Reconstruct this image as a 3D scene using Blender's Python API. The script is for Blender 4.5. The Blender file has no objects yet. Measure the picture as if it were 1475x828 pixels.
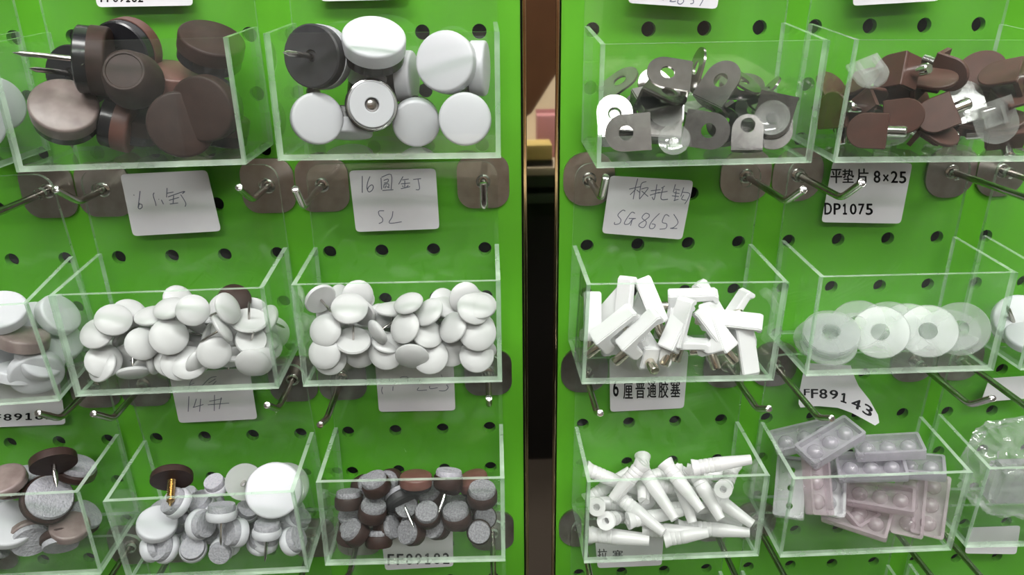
import bpy, bmesh, math, random
from mathutils import Vector, Matrix, Quaternion
S = bpy.context.scene
COL = S.collection
MM = 0.001
ZO = 1.45            # height of the uppermost visible hole row above the floor (m)

# ------------------------------------------------------------------ camera
cd = bpy.data.cameras.new('camera'); cam = bpy.data.objects.new('camera', cd); COL.objects.link(cam)
cd.sensor_width = 36; cd.lens = 26.396; cd.clip_start = 0.01; cd.clip_end = 30
def cam_matrix(rx=.3603, ry=.0394, rz=.0126, loc=(-.0008, -.3491, .0109)):
    c, s = math.cos, math.sin
    X = Matrix(((1, 0, 0), (0, c(rx), -s(rx)), (0, s(rx), c(rx))))
    Y = Matrix(((c(ry), 0, s(ry)), (0, 1, 0), (-s(ry), 0, c(ry))))
    Z = Matrix(((c(rz), -s(rz), 0), (s(rz), c(rz), 0), (0, 0, 1)))
    m = Z @ X @ Y
    ax = [Vector((m[i][0], -m[i][2], m[i][1])) for i in range(3)]
    M = Matrix((ax[0], ax[1], ax[2])).transposed().to_4x4()
    M.translation = Vector(loc) + Vector((0, 0, ZO))
    return M
cam.matrix_world = cam_matrix()
S.camera = cam

# ------------------------------------------------------------------ world, exposure
w = bpy.data.worlds.new('world'); S.world = w; w.use_nodes = True
w.node_tree.nodes['Background'].inputs[0].default_value = (.95, .98, 1, 1)
w.node_tree.nodes['Background'].inputs[1].default_value = .12
S.view_settings.view_transform = 'Standard'; S.view_settings.look = 'None'
S.view_settings.gamma = 1; S.view_settings.use_curve_mapping = False
S.view_settings.exposure = -0.08
S.cycles.transparent_max_bounces = 40
S.cycles.max_bounces = 12

# ------------------------------------------------------------------ materials
MATS = {}
def nodes(name):
    m = bpy.data.materials.new(name); m.use_nodes = True
    nt = m.node_tree; nt.nodes.clear()
    o = nt.nodes.new('ShaderNodeOutputMaterial')
    MATS[name] = m
    return m, nt, o
def N(nt, t, **kw):
    n = nt.nodes.new(t)
    for k, v in kw.items():
        if k in n.inputs: n.inputs[k].default_value = v
        else: setattr(n, k, v)
    return n
def principled(name, col, rough=.5, metal=0, spec=.5, noise=None, bump=None, sss=0, trans=0, alpha=1, coat=0, ior=1.45):
    """noise=(scale, colour2, contrast lo, hi): colour mottling; bump=(scale, strength)"""
    m, nt, o = nodes(name)
    p = N(nt, 'ShaderNodeBsdfPrincipled', Roughness=rough, Metallic=metal, IOR=ior)
    p.inputs['Base Color'].default_value = (*col, 1); p.inputs['Specular IOR Level'].default_value = spec
    p.inputs['Transmission Weight'].default_value = trans; p.inputs['Alpha'].default_value = alpha
    p.inputs['Coat Weight'].default_value = coat; p.inputs['Coat Roughness'].default_value = .12
    if sss:
        p.inputs['Subsurface Weight'].default_value = sss; p.inputs['Subsurface Radius'].default_value = (1, 1, 1); p.inputs['Subsurface Scale'].default_value = .002
    tc = N(nt, 'ShaderNodeTexCoord')
    if noise:
        n = N(nt, 'ShaderNodeTexNoise', Scale=noise[0], Detail=6.0); nt.links.new(tc.outputs['Object'], n.inputs['Vector'])
        r = N(nt, 'ShaderNodeMapRange'); r.inputs[1].default_value = noise[2]; r.inputs[2].default_value = noise[3]
        nt.links.new(n.outputs['Fac'], r.inputs[0])
        x = N(nt, 'ShaderNodeMix', data_type='RGBA'); x.inputs[6].default_value = (*col, 1); x.inputs[7].default_value = (*noise[1], 1)
        nt.links.new(r.outputs[0], x.inputs[0]); nt.links.new(x.outputs[2], p.inputs['Base Color'])
    if bump:
        n = N(nt, 'ShaderNodeTexNoise', Scale=bump[0], Detail=4.0); nt.links.new(tc.outputs['Object'], n.inputs['Vector'])
        b = N(nt, 'ShaderNodeBump', Strength=bump[1], Distance=.001); nt.links.new(n.outputs['Fac'], b.inputs['Height']); nt.links.new(b.outputs[0], p.inputs['Normal'])
    nt.links.new(p.outputs[0], o.inputs[0])
    return m
def clear(name, tint, diff, fac_lo, fac_hi, rough=.05, ior=1.49, scale=30., translucent=False, bump=None):
    """clear plastic: see-through body, Fresnel gloss, a mottled share of dull haze"""
    m, nt, o = nodes(name)
    t = N(nt, 'ShaderNodeBsdfTransparent'); t.inputs[0].default_value = (*tint, 1)
    d = N(nt, 'ShaderNodeBsdfTranslucent' if translucent else 'ShaderNodeBsdfDiffuse'); d.inputs[0].default_value = (*diff, 1)
    if translucent:
        d1 = N(nt, 'ShaderNodeBsdfDiffuse'); d1.inputs[0].default_value = (*diff, 1)
        mx = N(nt, 'ShaderNodeMixShader'); mx.inputs[0].default_value = .45
        nt.links.new(d1.outputs[0], mx.inputs[1]); nt.links.new(d.outputs[0], mx.inputs[2]); d = mx
    g = N(nt, 'ShaderNodeBsdfGlossy', Roughness=rough); g.inputs[0].default_value = (1, 1, 1, 1)
    tc = N(nt, 'ShaderNodeTexCoord'); n = N(nt, 'ShaderNodeTexNoise', Scale=scale, Detail=5.0); nt.links.new(tc.outputs['Object'], n.inputs['Vector'])
    r = N(nt, 'ShaderNodeMapRange'); r.inputs[1].default_value = .35; r.inputs[2].default_value = .7
    r.inputs[3].default_value = fac_lo; r.inputs[4].default_value = fac_hi
    nt.links.new(n.outputs['Fac'], r.inputs[0])
    a = N(nt, 'ShaderNodeMixShader'); nt.links.new(r.outputs[0], a.inputs[0]); nt.links.new(t.outputs[0], a.inputs[1]); nt.links.new(d.outputs[0], a.inputs[2])
    f = N(nt, 'ShaderNodeLayerWeight', Blend=.5)           # thin sheet: the same Schlick reflectance from both sides
    pw = N(nt, 'ShaderNodeMath', operation='POWER'); pw.inputs[1].default_value = 5.0; nt.links.new(f.outputs['Facing'], pw.inputs[0])
    r0 = ((ior - 1) / (ior + 1)) ** 2
    sch = N(nt, 'ShaderNodeMath', operation='MULTIPLY_ADD'); sch.inputs[1].default_value = 1 - r0; sch.inputs[2].default_value = r0; nt.links.new(pw.outputs[0], sch.inputs[0])
    b = N(nt, 'ShaderNodeMixShader'); nt.links.new(sch.outputs[0], b.inputs[0]); nt.links.new(a.outputs[0], b.inputs[1]); nt.links.new(g.outputs[0], b.inputs[2])
    if bump:
        n2 = N(nt, 'ShaderNodeTexNoise', Scale=bump[0], Detail=4.0); nt.links.new(tc.outputs['Object'], n2.inputs['Vector'])
        bp = N(nt, 'ShaderNodeBump', Strength=bump[1], Distance=.001); nt.links.new(n2.outputs['Fac'], bp.inputs['Height'])
        nt.links.new(bp.outputs[0], g.inputs['Normal']); nt.links.new(bp.outputs[0], f.inputs['Normal'])
    nt.links.new(b.outputs[0], o.inputs[0])
    return m
def emit(name, col, k):
    m, nt, o = nodes(name)
    e = N(nt, 'ShaderNodeEmission', Strength=k); e.inputs[0].default_value = (*col, 1); nt.links.new(e.outputs[0], o.inputs[0])

principled('green_board', (.085, .335, .016), .34, noise=(14, (.098, .365, .020), .35, .7))
principled('shade_back', (.006, .006, .007), .8)  # near-black puts the shade seen through the peg holes into colour
principled('mirror_steel', (.60, .53, .45), .025, metal=1)
principled('brass_edge', (.78, .62, .38), .12, metal=1)
principled('black_gap', (.02, .018, .015), .5)
clear('acrylic', (.985, .995, .986), (.86, .92, .88), .0, .016, rough=.02, scale=22, ior=1.36)
clear('acrylic_edge', (.70, .86, .72), (.70, .84, .70), .22, .42, rough=.15, scale=60)
principled('steel', (.56, .54, .53), .22, metal=1, noise=(90, (.40, .36, .33), .3, .75))
principled('steel_plate', (.50, .475, .46), .28, metal=1, noise=(120, (.38, .33, .30), .35, .7))
principled('steel_bright', (.82, .81, .80), .14, metal=1)
principled('steel_warm', (.72, .66, .56), .22, metal=1)
principled('zinc', (.40, .385, .38), .2, metal=1, noise=(200, (.30, .285, .28), .3, .75))
principled('brass_screw', (.62, .43, .20), .25, metal=1)
principled('brown_plastic', (.026, .015, .013), .5, spec=.22, noise=(260, (.042, .024, .020), .3, .8))
principled('brown_red', (.105, .046, .036), .40, noise=(260, (.125, .06, .05), .3, .8))
principled('brown_support', (.080, .036, .028), .42, spec=.35, noise=(200, (.060, .029, .022), .3, .75))
principled('grey_brown', (.21, .165, .155), .35, noise=(120, (.12, .085, .08), .35, .7))
principled('black_rubber', (.014, .014, .016), .22)
principled('black_matt', (.022, .022, .024), .5, noise=(200, (.035, .035, .038), .3, .7))
principled('white_plastic', (.49, .495, .525), .40, sss=.25)
principled('white_tack', (.50, .50, .505), .36, sss=.3)
principled('white_support', (.70, .70, .71), .42, sss=.3)
clear('plug_plastic', (.9, .9, .9), (.88, .88, .88), .80, .92, rough=.25, translucent=True)
clear('milky_plastic', (.93, .94, .93), (.66, .67, .67), .5, .65, rough=.2, translucent=True)
principled('felt', (.27, .27, .285), .95, spec=.1, noise=(1100, (.17, .17, .185), .35, .65), bump=(900, .9))
principled('felt_light', (.36, .36, .385), .95, spec=.1, noise=(900, (.30, .30, .33), .35, .65), bump=(900, .8))
clear('washer_plastic', (.93, .94, .935), (.80, .82, .82), .17, .29, rough=.32, translucent=True)
clear('clear_pad', (.94, .945, .94), (.85, .86, .85), .14, .26, rough=.07, translucent=True, scale=120.)
clear('pink_clear', (.93, .88, .90), (.68, .60, .64), .32, .48, rough=.22, translucent=True, scale=90.)
clear('grey_clear', (.92, .91, .93), (.58, .57, .61), .34, .50, rough=.25, translucent=True, scale=90.)
clear('bag_film', (.975, .98, .98), (.8, .82, .82), .06, .2, rough=.06, scale=70., bump=(60, .8))
principled('paper', (.68, .68, .705), .75, noise=(60, (.64, .64, .66), .3, .7))
principled('ink_pen', (.13, .14, .19), .7)
principled('ink_print', (.012, .013, .016), .6)
principled('floor_tile', (.055, .048, .042), .35)
principled('ceiling_white', (.75, .75, .74), .9)
principled('wall_paint', (.30, .28, .25), .9)
principled('cabinet_brown', (.16, .075, .04), .4, noise=(6, (.11, .05, .03), .3, .7))
principled('cabinet_black', (.010, .010, .011), .45)
principled('shelf_cream', (.70, .64, .50), .6)
principled('shelf_green', (.05, .08, .05), .5)
principled('box_yellow', (.72, .60, .22), .6)
principled('box_pink', (.45, .22, .25), .6)
emit('tube_glow', (1, .985, .97), 35.0)

# ------------------------------------------------------------------ mesh tools (all sizes in mm unless said)
def finish(name, bm, mats, smooth=35):
    bmesh.ops.recalc_face_normals(bm, faces=bm.faces)
    me = bpy.data.meshes.new(name); bm.to_mesh(me); bm.free()
    for k in (mats if isinstance(mats, (list, tuple)) else [mats]): me.materials.append(MATS[k])
    if smooth:
        for p in me.polygons: p.use_smooth = True
        me.set_sharp_from_angle(angle=math.radians(smooth))
    return me
def lathe_into(bm, prof, n=28, M=None):
    """prof: (r, z) list in mm, closed to the axis where r == 0"""
    M = M or Matrix.Identity(4); rings = []
    for r, z in prof:
        if r < 1e-6: rings.append([bm.verts.new(M @ Vector((0, 0, z * MM)))])
        else: rings.append([bm.verts.new(M @ Vector((r * MM * math.cos(2 * math.pi * i / n), r * MM * math.sin(2 * math.pi * i / n), z * MM))) for i in range(n)])
    for a, b in zip(rings, rings[1:]):
        for i in range(n):
            j = (i + 1) % n
            if len(a) == 1 and len(b) == 1: continue
            if len(a) == 1: bm.faces.new((a[0], b[i], b[j]))
            elif len(b) == 1: bm.faces.new((a[i], a[j], b[0]))
            else: bm.faces.new((a[i], a[j], b[j], b[i]))
def lathe(name, prof, mat, n=28, closed=False, smooth=35):
    bm = bmesh.new(); lathe_into(bm, prof + ([prof[0]] if closed else []), n)
    if closed: bmesh.ops.remove_doubles(bm, verts=bm.verts, dist=1e-7)
    return finish(name, bm, mat, smooth)
def prism_into(bm, outline, holes, z0, z1, M=None):
    M = M or Matrix.Identity(4); b2 = bmesh.new(); loops = []
    for lp in [outline] + list(holes):
        vs = [b2.verts.new((x * MM, y * MM, z0 * MM)) for x, y in lp]
        loops.append([b2.edges.new((vs[i], vs[(i + 1) % len(vs)])) for i in range(len(vs))])
    bmesh.ops.triangle_fill(b2, use_beauty=True, use_dissolve=False, edges=[e for l in loops for e in l])
    r = bmesh.ops.extrude_face_region(b2, geom=list(b2.faces))
    bmesh.ops.translate(b2, verts=[v for v in r['geom'] if isinstance(v, bmesh.types.BMVert)], vec=(0, 0, (z1 - z0) * MM))
    t = bpy.data.meshes.new('t'); b2.to_mesh(t); b2.free(); t.transform(M); bm.from_mesh(t); bpy.data.meshes.remove(t)
def prism(name, outline, holes, z0, z1, mat, M=None, smooth=35):
    bm = bmesh.new(); prism_into(bm, outline, holes, z0, z1, M); return finish(name, bm, mat, smooth)
def box_into(bm, x0, x1, y0, y1, z0, z1, M=None):
    M = M or Matrix.Identity(4)
    v = [bm.verts.new(M @ Vector((x * MM, y * MM, z * MM))) for x in (x0, x1) for y in (y0, y1) for z in (z0, z1)]
    for f in ((0, 1, 3, 2), (4, 6, 7, 5), (0, 4, 5, 1), (2, 3, 7, 6), (0, 2, 6, 4), (1, 5, 7, 3)): bm.faces.new([v[i] for i in f])
def box(name, x0, x1, y0, y1, z0, z1, mat, bevel=0):
    bm = bmesh.new(); box_into(bm, x0, x1, y0, y1, z0, z1)
    if bevel: bmesh.ops.bevel(bm, geom=list(bm.edges), offset=bevel * MM, segments=2, affect='EDGES', profile=.6)
    return finish(name, bm, mat)
def tube(name, path, r, mat, n=12, tip=None):
    """swept round bar along path (mm), rounded bends, flat ends; tip: radius at the last point"""
    bm = bmesh.new(); P = [Vector(p) for p in path]; rings = []
    up = None
    for i, p in enumerate(P):
        t = ((P[min(i + 1, len(P) - 1)] - p).normalized() + (p - P[max(i - 1, 0)]).normalized()).normalized()
        a = up if up is not None and abs(t.dot(up)) < .99 else (Vector((1, 0, 0)) if abs(t.x) < .9 else Vector((0, 0, 1)))
        u = (a - t * a.dot(t)).normalized(); up = u; v = t.cross(u)
        k = tip if (tip is not None and i == len(P) - 1) else r
        rings.append([bm.verts.new((p + u * k * math.cos(2 * math.pi * q / n) + v * k * math.sin(2 * math.pi * q / n)) * MM) for q in range(n)])
    for a, b in zip(rings, rings[1:]):
        for i in range(n): bm.faces.new((a[i], a[(i + 1) % n], b[(i + 1) % n], b[i]))
    bm.faces.new(rings[0]); bm.faces.new(rings[-1])
    return finish(name, bm, mat, 40)
def circle(cx, cy, r, n=16, a0=0, a1=360):
    full = abs(a1 - a0) >= 360
    m = n if full else n + 1
    return [(cx + r * math.cos(math.radians(a0 + (a1 - a0) * i / n)), cy + r * math.sin(math.radians(a0 + (a1 - a0) * i / n))) for i in range(m)]
def roundrect(x0, x1, y0, y1, r, n=5):
    o = []
    for cx, cy, a in ((x1 - r, y1 - r, 0), (x0 + r, y1 - r, 90), (x0 + r, y0 + r, 180), (x1 - r, y0 + r, 270)): o += circle(cx, cy, r, n, a, a + 90)
    return o
def dshape(w, l, r=None, n=14):
    """plate from x=0 (straight end) to x=l (round end)"""
    R = w / 2
    return [(0, -R)] + circle(l - R, 0, R, n, -90, 90) + [(0, R)]
ROTZ = lambda a: Matrix.Rotation(math.radians(a), 4, 'Z')
def AX(x, y, z, a=0, axis='X'): return Matrix.Translation(Vector((x, y, z)) * MM) @ Matrix.Rotation(math.radians(a), 4, axis)

# ------------------------------------------------------------------ kinds of small ware: each returns [(part, mesh, parent part index)]
CACHE = {}
def kind(name, *a):
    k = (name,) + a
    if k not in CACHE: CACHE[k] = globals()['k_' + name](*a)
    return CACHE[k]
def cap_profile(R, h, dome=.6, edge=1.2, top=None):
    T = R if top is None else top
    return [(0, -h / 2), (R, -h / 2)] + [(T - edge + edge * math.sin(math.radians(t)) if top is None or t < 90 else T, h / 2 - edge + edge * math.cos(math.radians(t))) for t in (90, 60, 30, 0)] + [(T * .55, h / 2 + dome * .7), (0, h / 2 + dome)]
def nail_mesh(z, L, r, mat): return lathe('nail', [(0, z), (r, z), (r, z - L + 3 * r), (r * .1, z - L), (0, z - L)], mat, 10)
def k_glide(d, ch, rh, cm, rm, nl, nm='steel'):
    R = d / 2
    out = [('cap', lathe('cap', cap_profile(R, ch), cm, 36), None)]
    if rh: out.append(('ring', lathe('ring', [(0, -ch / 2), (R * .97, -ch / 2), (R * .97, -ch / 2 - rh + .6), (R * .92, -ch / 2 - rh), (R * .2, -ch / 2 - rh), (R * .17, -ch / 2 - rh + .8), (0, -ch / 2 - rh + .8)], rm, 36), None))
    if nl: out.append(('nail', nail_mesh(-ch / 2 - rh + .5, nl, 1.1, nm), None))
    return out
def k_cone(d, ch, top, cm, rm):
    R = d / 2
    return [('cap', lathe('cap', [(0, -ch / 2), (R, -ch / 2), (R, -ch / 2 + 2), (top + 1.2, ch / 2 - 1.2), (top, ch / 2), (top * .9, ch / 2), (top * .86, ch / 2 - .4), (0, ch / 2 - .3)], cm, 36), None),
            ('ring', lathe('ring', [(0, -ch / 2), (R * .95, -ch / 2), (R * .92, -ch / 2 - 3), (0, -ch / 2 - 3)], rm, 36), None)]
def k_ringglide(d):
    R = d / 2
    return [('body', lathe('body', [(0, -6), (R * 1.02, -6), (R * 1.02, -.6), (R * .97, 0), (0, 0)], 'black_rubber', 36), None),
            ('rim', lathe('rim', [(R * .88, 0), (R * .98, 0), (R * .98, 1.1), (R * .93, 1.4), (R * .88, 1.1)], 'steel_bright', 40, closed=True), None),
            ('insert', lathe('insert', [(R * .27, .2), (R * .27, 1.6), (R * .3, 2), (R * .84, 2), (R * .87, 1.6), (R * .87, .2)], 'white_plastic', 40, closed=True), None),
            ('screw_head', lathe('screw_head', [(0, .1), (R * .26, .1), (R * .2, .5), (0, .6)], 'steel', 20), None)]
def k_tack(d, h, cm='white_tack', nl=10.5):
    R = d / 2
    pr = [(0, -h * .45), (R * .93, -h * .45), (R, -h * .25)] + [(R * math.cos(math.radians(t)), -h * .2 + h * .65 * math.sin(math.radians(t))) for t in (10, 30, 50, 70)] + [(0, h * .45)]
    return [('cap', lathe('cap', pr, cm, 24), None), ('nail', nail_mesh(-h * .4, nl, .55, 'steel'), None)]
def k_felt(d, bh, fh, bm_, fm, nl):
    R = d / 2
    out = [('body', lathe('body', [(0, -bh), (R * .9, -bh), (R, -bh + 1.2), (R, -.8), (R * .93, 0), (0, 0)], bm_, 28), None),
           ('felt_pad', lathe('felt_pad', [(0, 0), (R * .88, 0), (R * .9, fh * .5), (R * .84, fh), (0, fh * 1.05)], fm, 28), None)]
    if nl: out.append(('nail', nail_mesh(-bh + .3, nl, .75, 'steel_bright'), None))
    return out
def k_screwglide(d):
    R = d / 2; th = []
    z = -2.0
    while z > -13: th += [(1.9, z), (1.25, z - .55)]; z -= 1.1
    return [('cap', lathe('cap', cap_profile(R, 4, .8, 1.5), 'brown_plastic', 36), None),
            ('screw', lathe('screw', [(0, -2)] + th + [(.2, z - 1.5), (0, z - 1.5)], 'brass_screw', 14), None)]
def k_bracket(pad=0, wdt=15, ln=18, fl=11, mat='zinc'):
    hole = circle(9.5, 0, 3, 16)
    bm = bmesh.new()
    prism_into(bm, [(x, y) for x, y in dshape(wdt, ln)], [hole], -.5, .5)
    R = wdt / 2
    fo = [(0, -R)] + circle(fl - 5, -R + 5, 5, 6, -90, 0) + circle(fl - 5, R - 5, 5, 6, 0, 90) + [(0, R)]
    prism_into(bm, fo, [circle(6, 0, 2.2, 14)], -.5, .5, AX(0, 0, 0, 90, 'Y'))
    bm.transform(AX(-9, 0, 0))
    out = [('plate', finish('plate', bm, mat, 30), None)]
    if pad:
        s = 1 if pad > 0 else -1
        pr = [(0, .5), (2.2, .5), (2.4, 1.6), (5.6, 2.2), (6.6, 3.4), (6.9, 4.6), (6.2, 4.0), (4.6, 3.1), (2.6, 2.7), (2.0, 3.4), (0, 3.5)]
        me = lathe('suction_pad', pr, 'clear_pad', 28)
        me.transform(AX(.5, 0, 0) @ (Matrix.Identity(4) if s > 0 else Matrix.Rotation(math.pi, 4, 'X')))
        out.append(('suction_pad', me, None))
    return out
def k_pad(d):
    R = d / 2
    pr = [(0, -2), (R * .3, -2), (R * .34, -.4), (R * .8, .2), (R, 1.5), (R * 1.02, 2.2), (R * .9, 1.8), (R * .62, 1.1), (R * .36, .9), (R * .28, 1.6), (0, 1.7)]
    return [('cup', lathe('cup', pr, 'clear_pad', 30), None)]
def k_dsupport(mat='brown_support', w=14.5, l=15.5, pin=1):
    bm = bmesh.new(); prism_into(bm, dshape(w, l), [], -.9, .9)
    bmesh.ops.bevel(bm, geom=[e for e in bm.edges if e.calc_face_angle(0) > 1], offset=.35 * MM, segments=1, affect='EDGES')
    bm.transform(AX(-7, 0, 0))
    out = [('plate', finish('plate', bm, mat, 30), None)]
    bm = bmesh.new(); box_into(bm, -7, -5, -w / 2 + .4, w / 2 - .4, -8.5, -.7); box_into(bm, -5, 1.5, -1, 1, -6, -.7)
    out.append(('foot', finish('foot', bm, mat, 30), None))
    if pin:
        me = lathe('pin', [(0, 0), (2.4, 0), (2.4, 6.6), (1.9, 7.2), (0, 7.2)], 'steel_bright', 16); me.transform(AX(-6.9, 0, -5.2, -90, 'Y')); out.append(('pin', me, None))
    return out
def k_clearsupport(w=15.5, l=18):
    bm = bmesh.new(); prism_into(bm, dshape(w, l), [], -.8, .8); bm.transform(AX(-8, 0, 0)); out = [('plate', finish('plate', bm, 'clear_pad', 30), None)]
    bm = bmesh.new(); box_into(bm, -5, 2, -4, -2.8, .8, 4); box_into(bm, -5, 2, 2.8, 4, .8, 4); box_into(bm, 1, 2, -2.8, 2.8, .8, 4)
    out.append(('rib_frame', finish('rib_frame', bm, 'clear_pad', 30), None))
    me = lathe('nub', [(0, -.8), (2.6, -.8), (2.4, -3.2), (0, -3.6)], 'clear_pad', 16); out.append(('nub', me, None))
    return out
def k_hooksupport(pin='steel_warm'):
    side = [(-11, -9), (-11, 2), (10.5, 2), (12, .8), (12, -3), (9.8, -3), (9.2, -1.4), (-4, -2), (-5.4, -4), (-5.4, -9), (-6.6, -10.5), (-9.8, -10.5)]
    bm = bmesh.new(); prism_into(bm, side, [], -4, 4, AX(0, 0, 0, 90, 'X'))
    bmesh.ops.bevel(bm, geom=[e for e in bm.edges if e.calc_face_angle(0) > .9], offset=.5 * MM, segments=2, affect='EDGES')
    me = lathe('pin', [(0, 0), (2.3, 0), (2.3, 7.2), (1.9, 7.8), (0, 7.8)], pin, 16); me.transform(AX(-10.5, 0, -5.5, -90, 'Y'))
    return [('body', finish('body', bm, 'white_support', 32), None), ('pin', me, None)]
def k_washer(d, hole, t):
    return [('disc', lathe('disc', [(hole / 2, -t / 2), (d / 2 - .3, -t / 2), (d / 2, -t / 2 + .3), (d / 2, t / 2 - .3), (d / 2 - .3, t / 2), (hole / 2, t / 2)], 'washer_plastic', 44, closed=True), None)]
def k_plug(L=29, R=3.7):
    """wall plug along +Z from head (z=-L/2) to split tip (z=L/2)"""
    a = -L / 2
    pr = [(1.7, a), (R + .7, a), (R + .7, a + .8), (R * 1.02, a + 2.4)]
    for i in range(4): pr += [(R, a + 3.2 + i * 2.3), (R * .93, a + 3.5 + i * 2.3), (R, a + 4.1 + i * 2.3)]
    pr += [(R, a + L * .46), (0, a + L * .46)]
    bm = bmesh.new(); lathe_into(bm, [(0, a + 7), (1.7, a + 7)] + pr, 18)
    for s in (1, -1):
        n0 = len(bm.verts)
        prism_into(bm, [(x, y * s) for x, y in circle(0, .45, R * .96, 9, 0, 180)], [], 0, L * .54)
        bm.verts.ensure_lookup_table()
        for v in bm.verts[n0:]:
            k = v.co.z / (L * .54 * MM); v.co.x *= 1 - .35 * k; v.co.y *= 1 - .2 * k; v.co.z += (a + L * .46) * MM
    return [('sleeve', finish('sleeve', bm, 'plug_plastic', 40), None)]
def k_strip(w=15, l=32, mat='pink_clear', style=0):
    """shallow moulded tray, long side along X; style 0: three domes, 1: three holes"""
    holes = [circle(x, 0, 1.7, 12) for x in (-9.5, 0, 9.5)] if style else []
    bm = bmesh.new(); prism_into(bm, roundrect(-l / 2, l / 2, -w / 2, w / 2, 1.2, 2), holes, -2.6, -1.2)
    out = [('base', finish('base', bm, mat, 30), None)]
    bm = bmesh.new(); prism_into(bm, roundrect(-l / 2, l / 2, -w / 2, w / 2, 1.2, 2), [roundrect(-l / 2 + 1.4, l / 2 - 1.4, -w / 2 + 1.4, w / 2 - 1.4, .8, 2)], -1.2, 2.4)
    out.append(('rim', finish('rim', bm, mat, 30), None))
    if not style:
        for x in (-9.5, 0, 9.5):
            me = lathe('dome', [(3.9, -1.2), (3.7, .2), (2.9, 1.5), (1.6, 2.3), (0, 2.6)], mat, 18); me.transform(AX(x, 0, 0)); out.append(('dome', me, None))
    return out

# ------------------------------------------------------------------ acrylic bins
BW, BH, BD, BDROP, BT, PLATE = 88.2, 50.4, 45.3, 2.6, 2.0, 90.0
def bin_matrix(b):
    x, zb, roll, tilt, yaw = b
    return (Matrix.Translation((x * MM, -5 * MM, zb * MM + ZO)) @ Matrix.Rotation(math.radians(yaw), 4, 'Z')
            @ Matrix.Rotation(math.radians(-roll), 4, 'Y') @ Matrix.Rotation(math.radians(tilt), 4, 'X'))
def edge_slots(me, axis):
    me.materials.append(MATS['acrylic_edge'])
    for p in me.polygons:
        if abs(p.normal[axis]) < .8: p.material_index = 1
    for p in me.polygons: p.use_smooth = False
    return me
def bin_panels():
    h, W2 = BW / 2, BW / 2
    sx = AX(0, 0, 0, 90, 'X')            # outline (x, y) -> (x, z), thickness along -y
    P = []
    hk = [circle(s * 37.5, 81, 2.6, 14) for s in (-1, 1)]
    me = prism('back_panel', roundrect(-h, h, 0, PLATE, 7)[:12] + [(-h, 0), (h, 0)], hk, -2, 0, 'acrylic', sx, 0)
    P.append(('back_panel', edge_slots(me, 1)))
    me = prism('front_panel', [(-h, 0), (h, 0), (h, BH - BDROP), (-h, BH - BDROP)], [], BD - BT, BD, 'acrylic', sx, 0)
    P.append(('front_panel', edge_slots(me, 1)))
    for s in (-1, 1):
        yz = Matrix(((0, 0, 1, 0), (1, 0, 0, 0), (0, 1, 0, 0), (0, 0, 0, 1)))   # outline (x,y)->(y,z), thickness along x
        a = (-h, -h + BT) if s < 0 else (h - BT, h)
        me = prism('side_panel', [(-BD + BT, 0), (0, 0), (0, BH), (-BD + BT, BH - BDROP)], [], a[0], a[1], 'acrylic', yz, 0)
        P.append(('side_panel', edge_slots(me, 0)))
    bm = bmesh.new(); box_into(bm, -h + BT, h - BT, -BD + BT, 0, 0, BT); me = finish('base_panel', bm, 'acrylic', 0)
    P.append(('base_panel', edge_slots(me, 2)))
    return P
# bins: x centre, bottom z (mm from the uppermost hole row), roll, tilt, yaw (deg)
BINS = {'T0': (-238.0, -48.0, .4, .5, .5), 'T1': (-138.5, -47.6, .63, 0, .78), 'T2': (-36.5, -46.1, -.39, 0, -.51), 'T3': (89.6, -48.3, .23, 3.6, .33), 'T4': (186.8, -49.4, -.91, 3.0, .60),
        'M0': (-234.8, -147.9, 1.5, 4.5, 1.9), 'M1': (-136.8, -145.9, .55, 1.4, 0), 'M2': (-37.5, -146.6, -.12, -.34, -.69), 'M3': (84.9, -148.9, -1.3, .98, 1.07), 'M4': (187.3, -148.4, -.46, .36, .74), 'M5': (287.5, -148.4, -.5, 1.0, .5),
        'B0': (-233.9, -244.2, .65, .9, .34), 'B1': (-133.1, -246.2, 1.8, 2.5, -1.27), 'B2': (-37.3, -245.4, -.3, -.5, -.96), 'B3': (88.5, -248.7, -.53, .39, .7), 'B4': (187.7, -248.4, -.14, 2.4, .31), 'B5': (283.5, -248.4, -1.07, 1.9, -.14),
        'C0': (-235, -347, .5, .8, .3), 'C1': (-135, -347, .6, .8, 0), 'C2': (-37.2, -346.5, -.3, .2, -.4), 'C3': (88, -348, -.4, .5, .5), 'C4': (187, -348, -.3, .8, .3), 'C5': (286, -348, -.4, .8, .2)}
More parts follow.
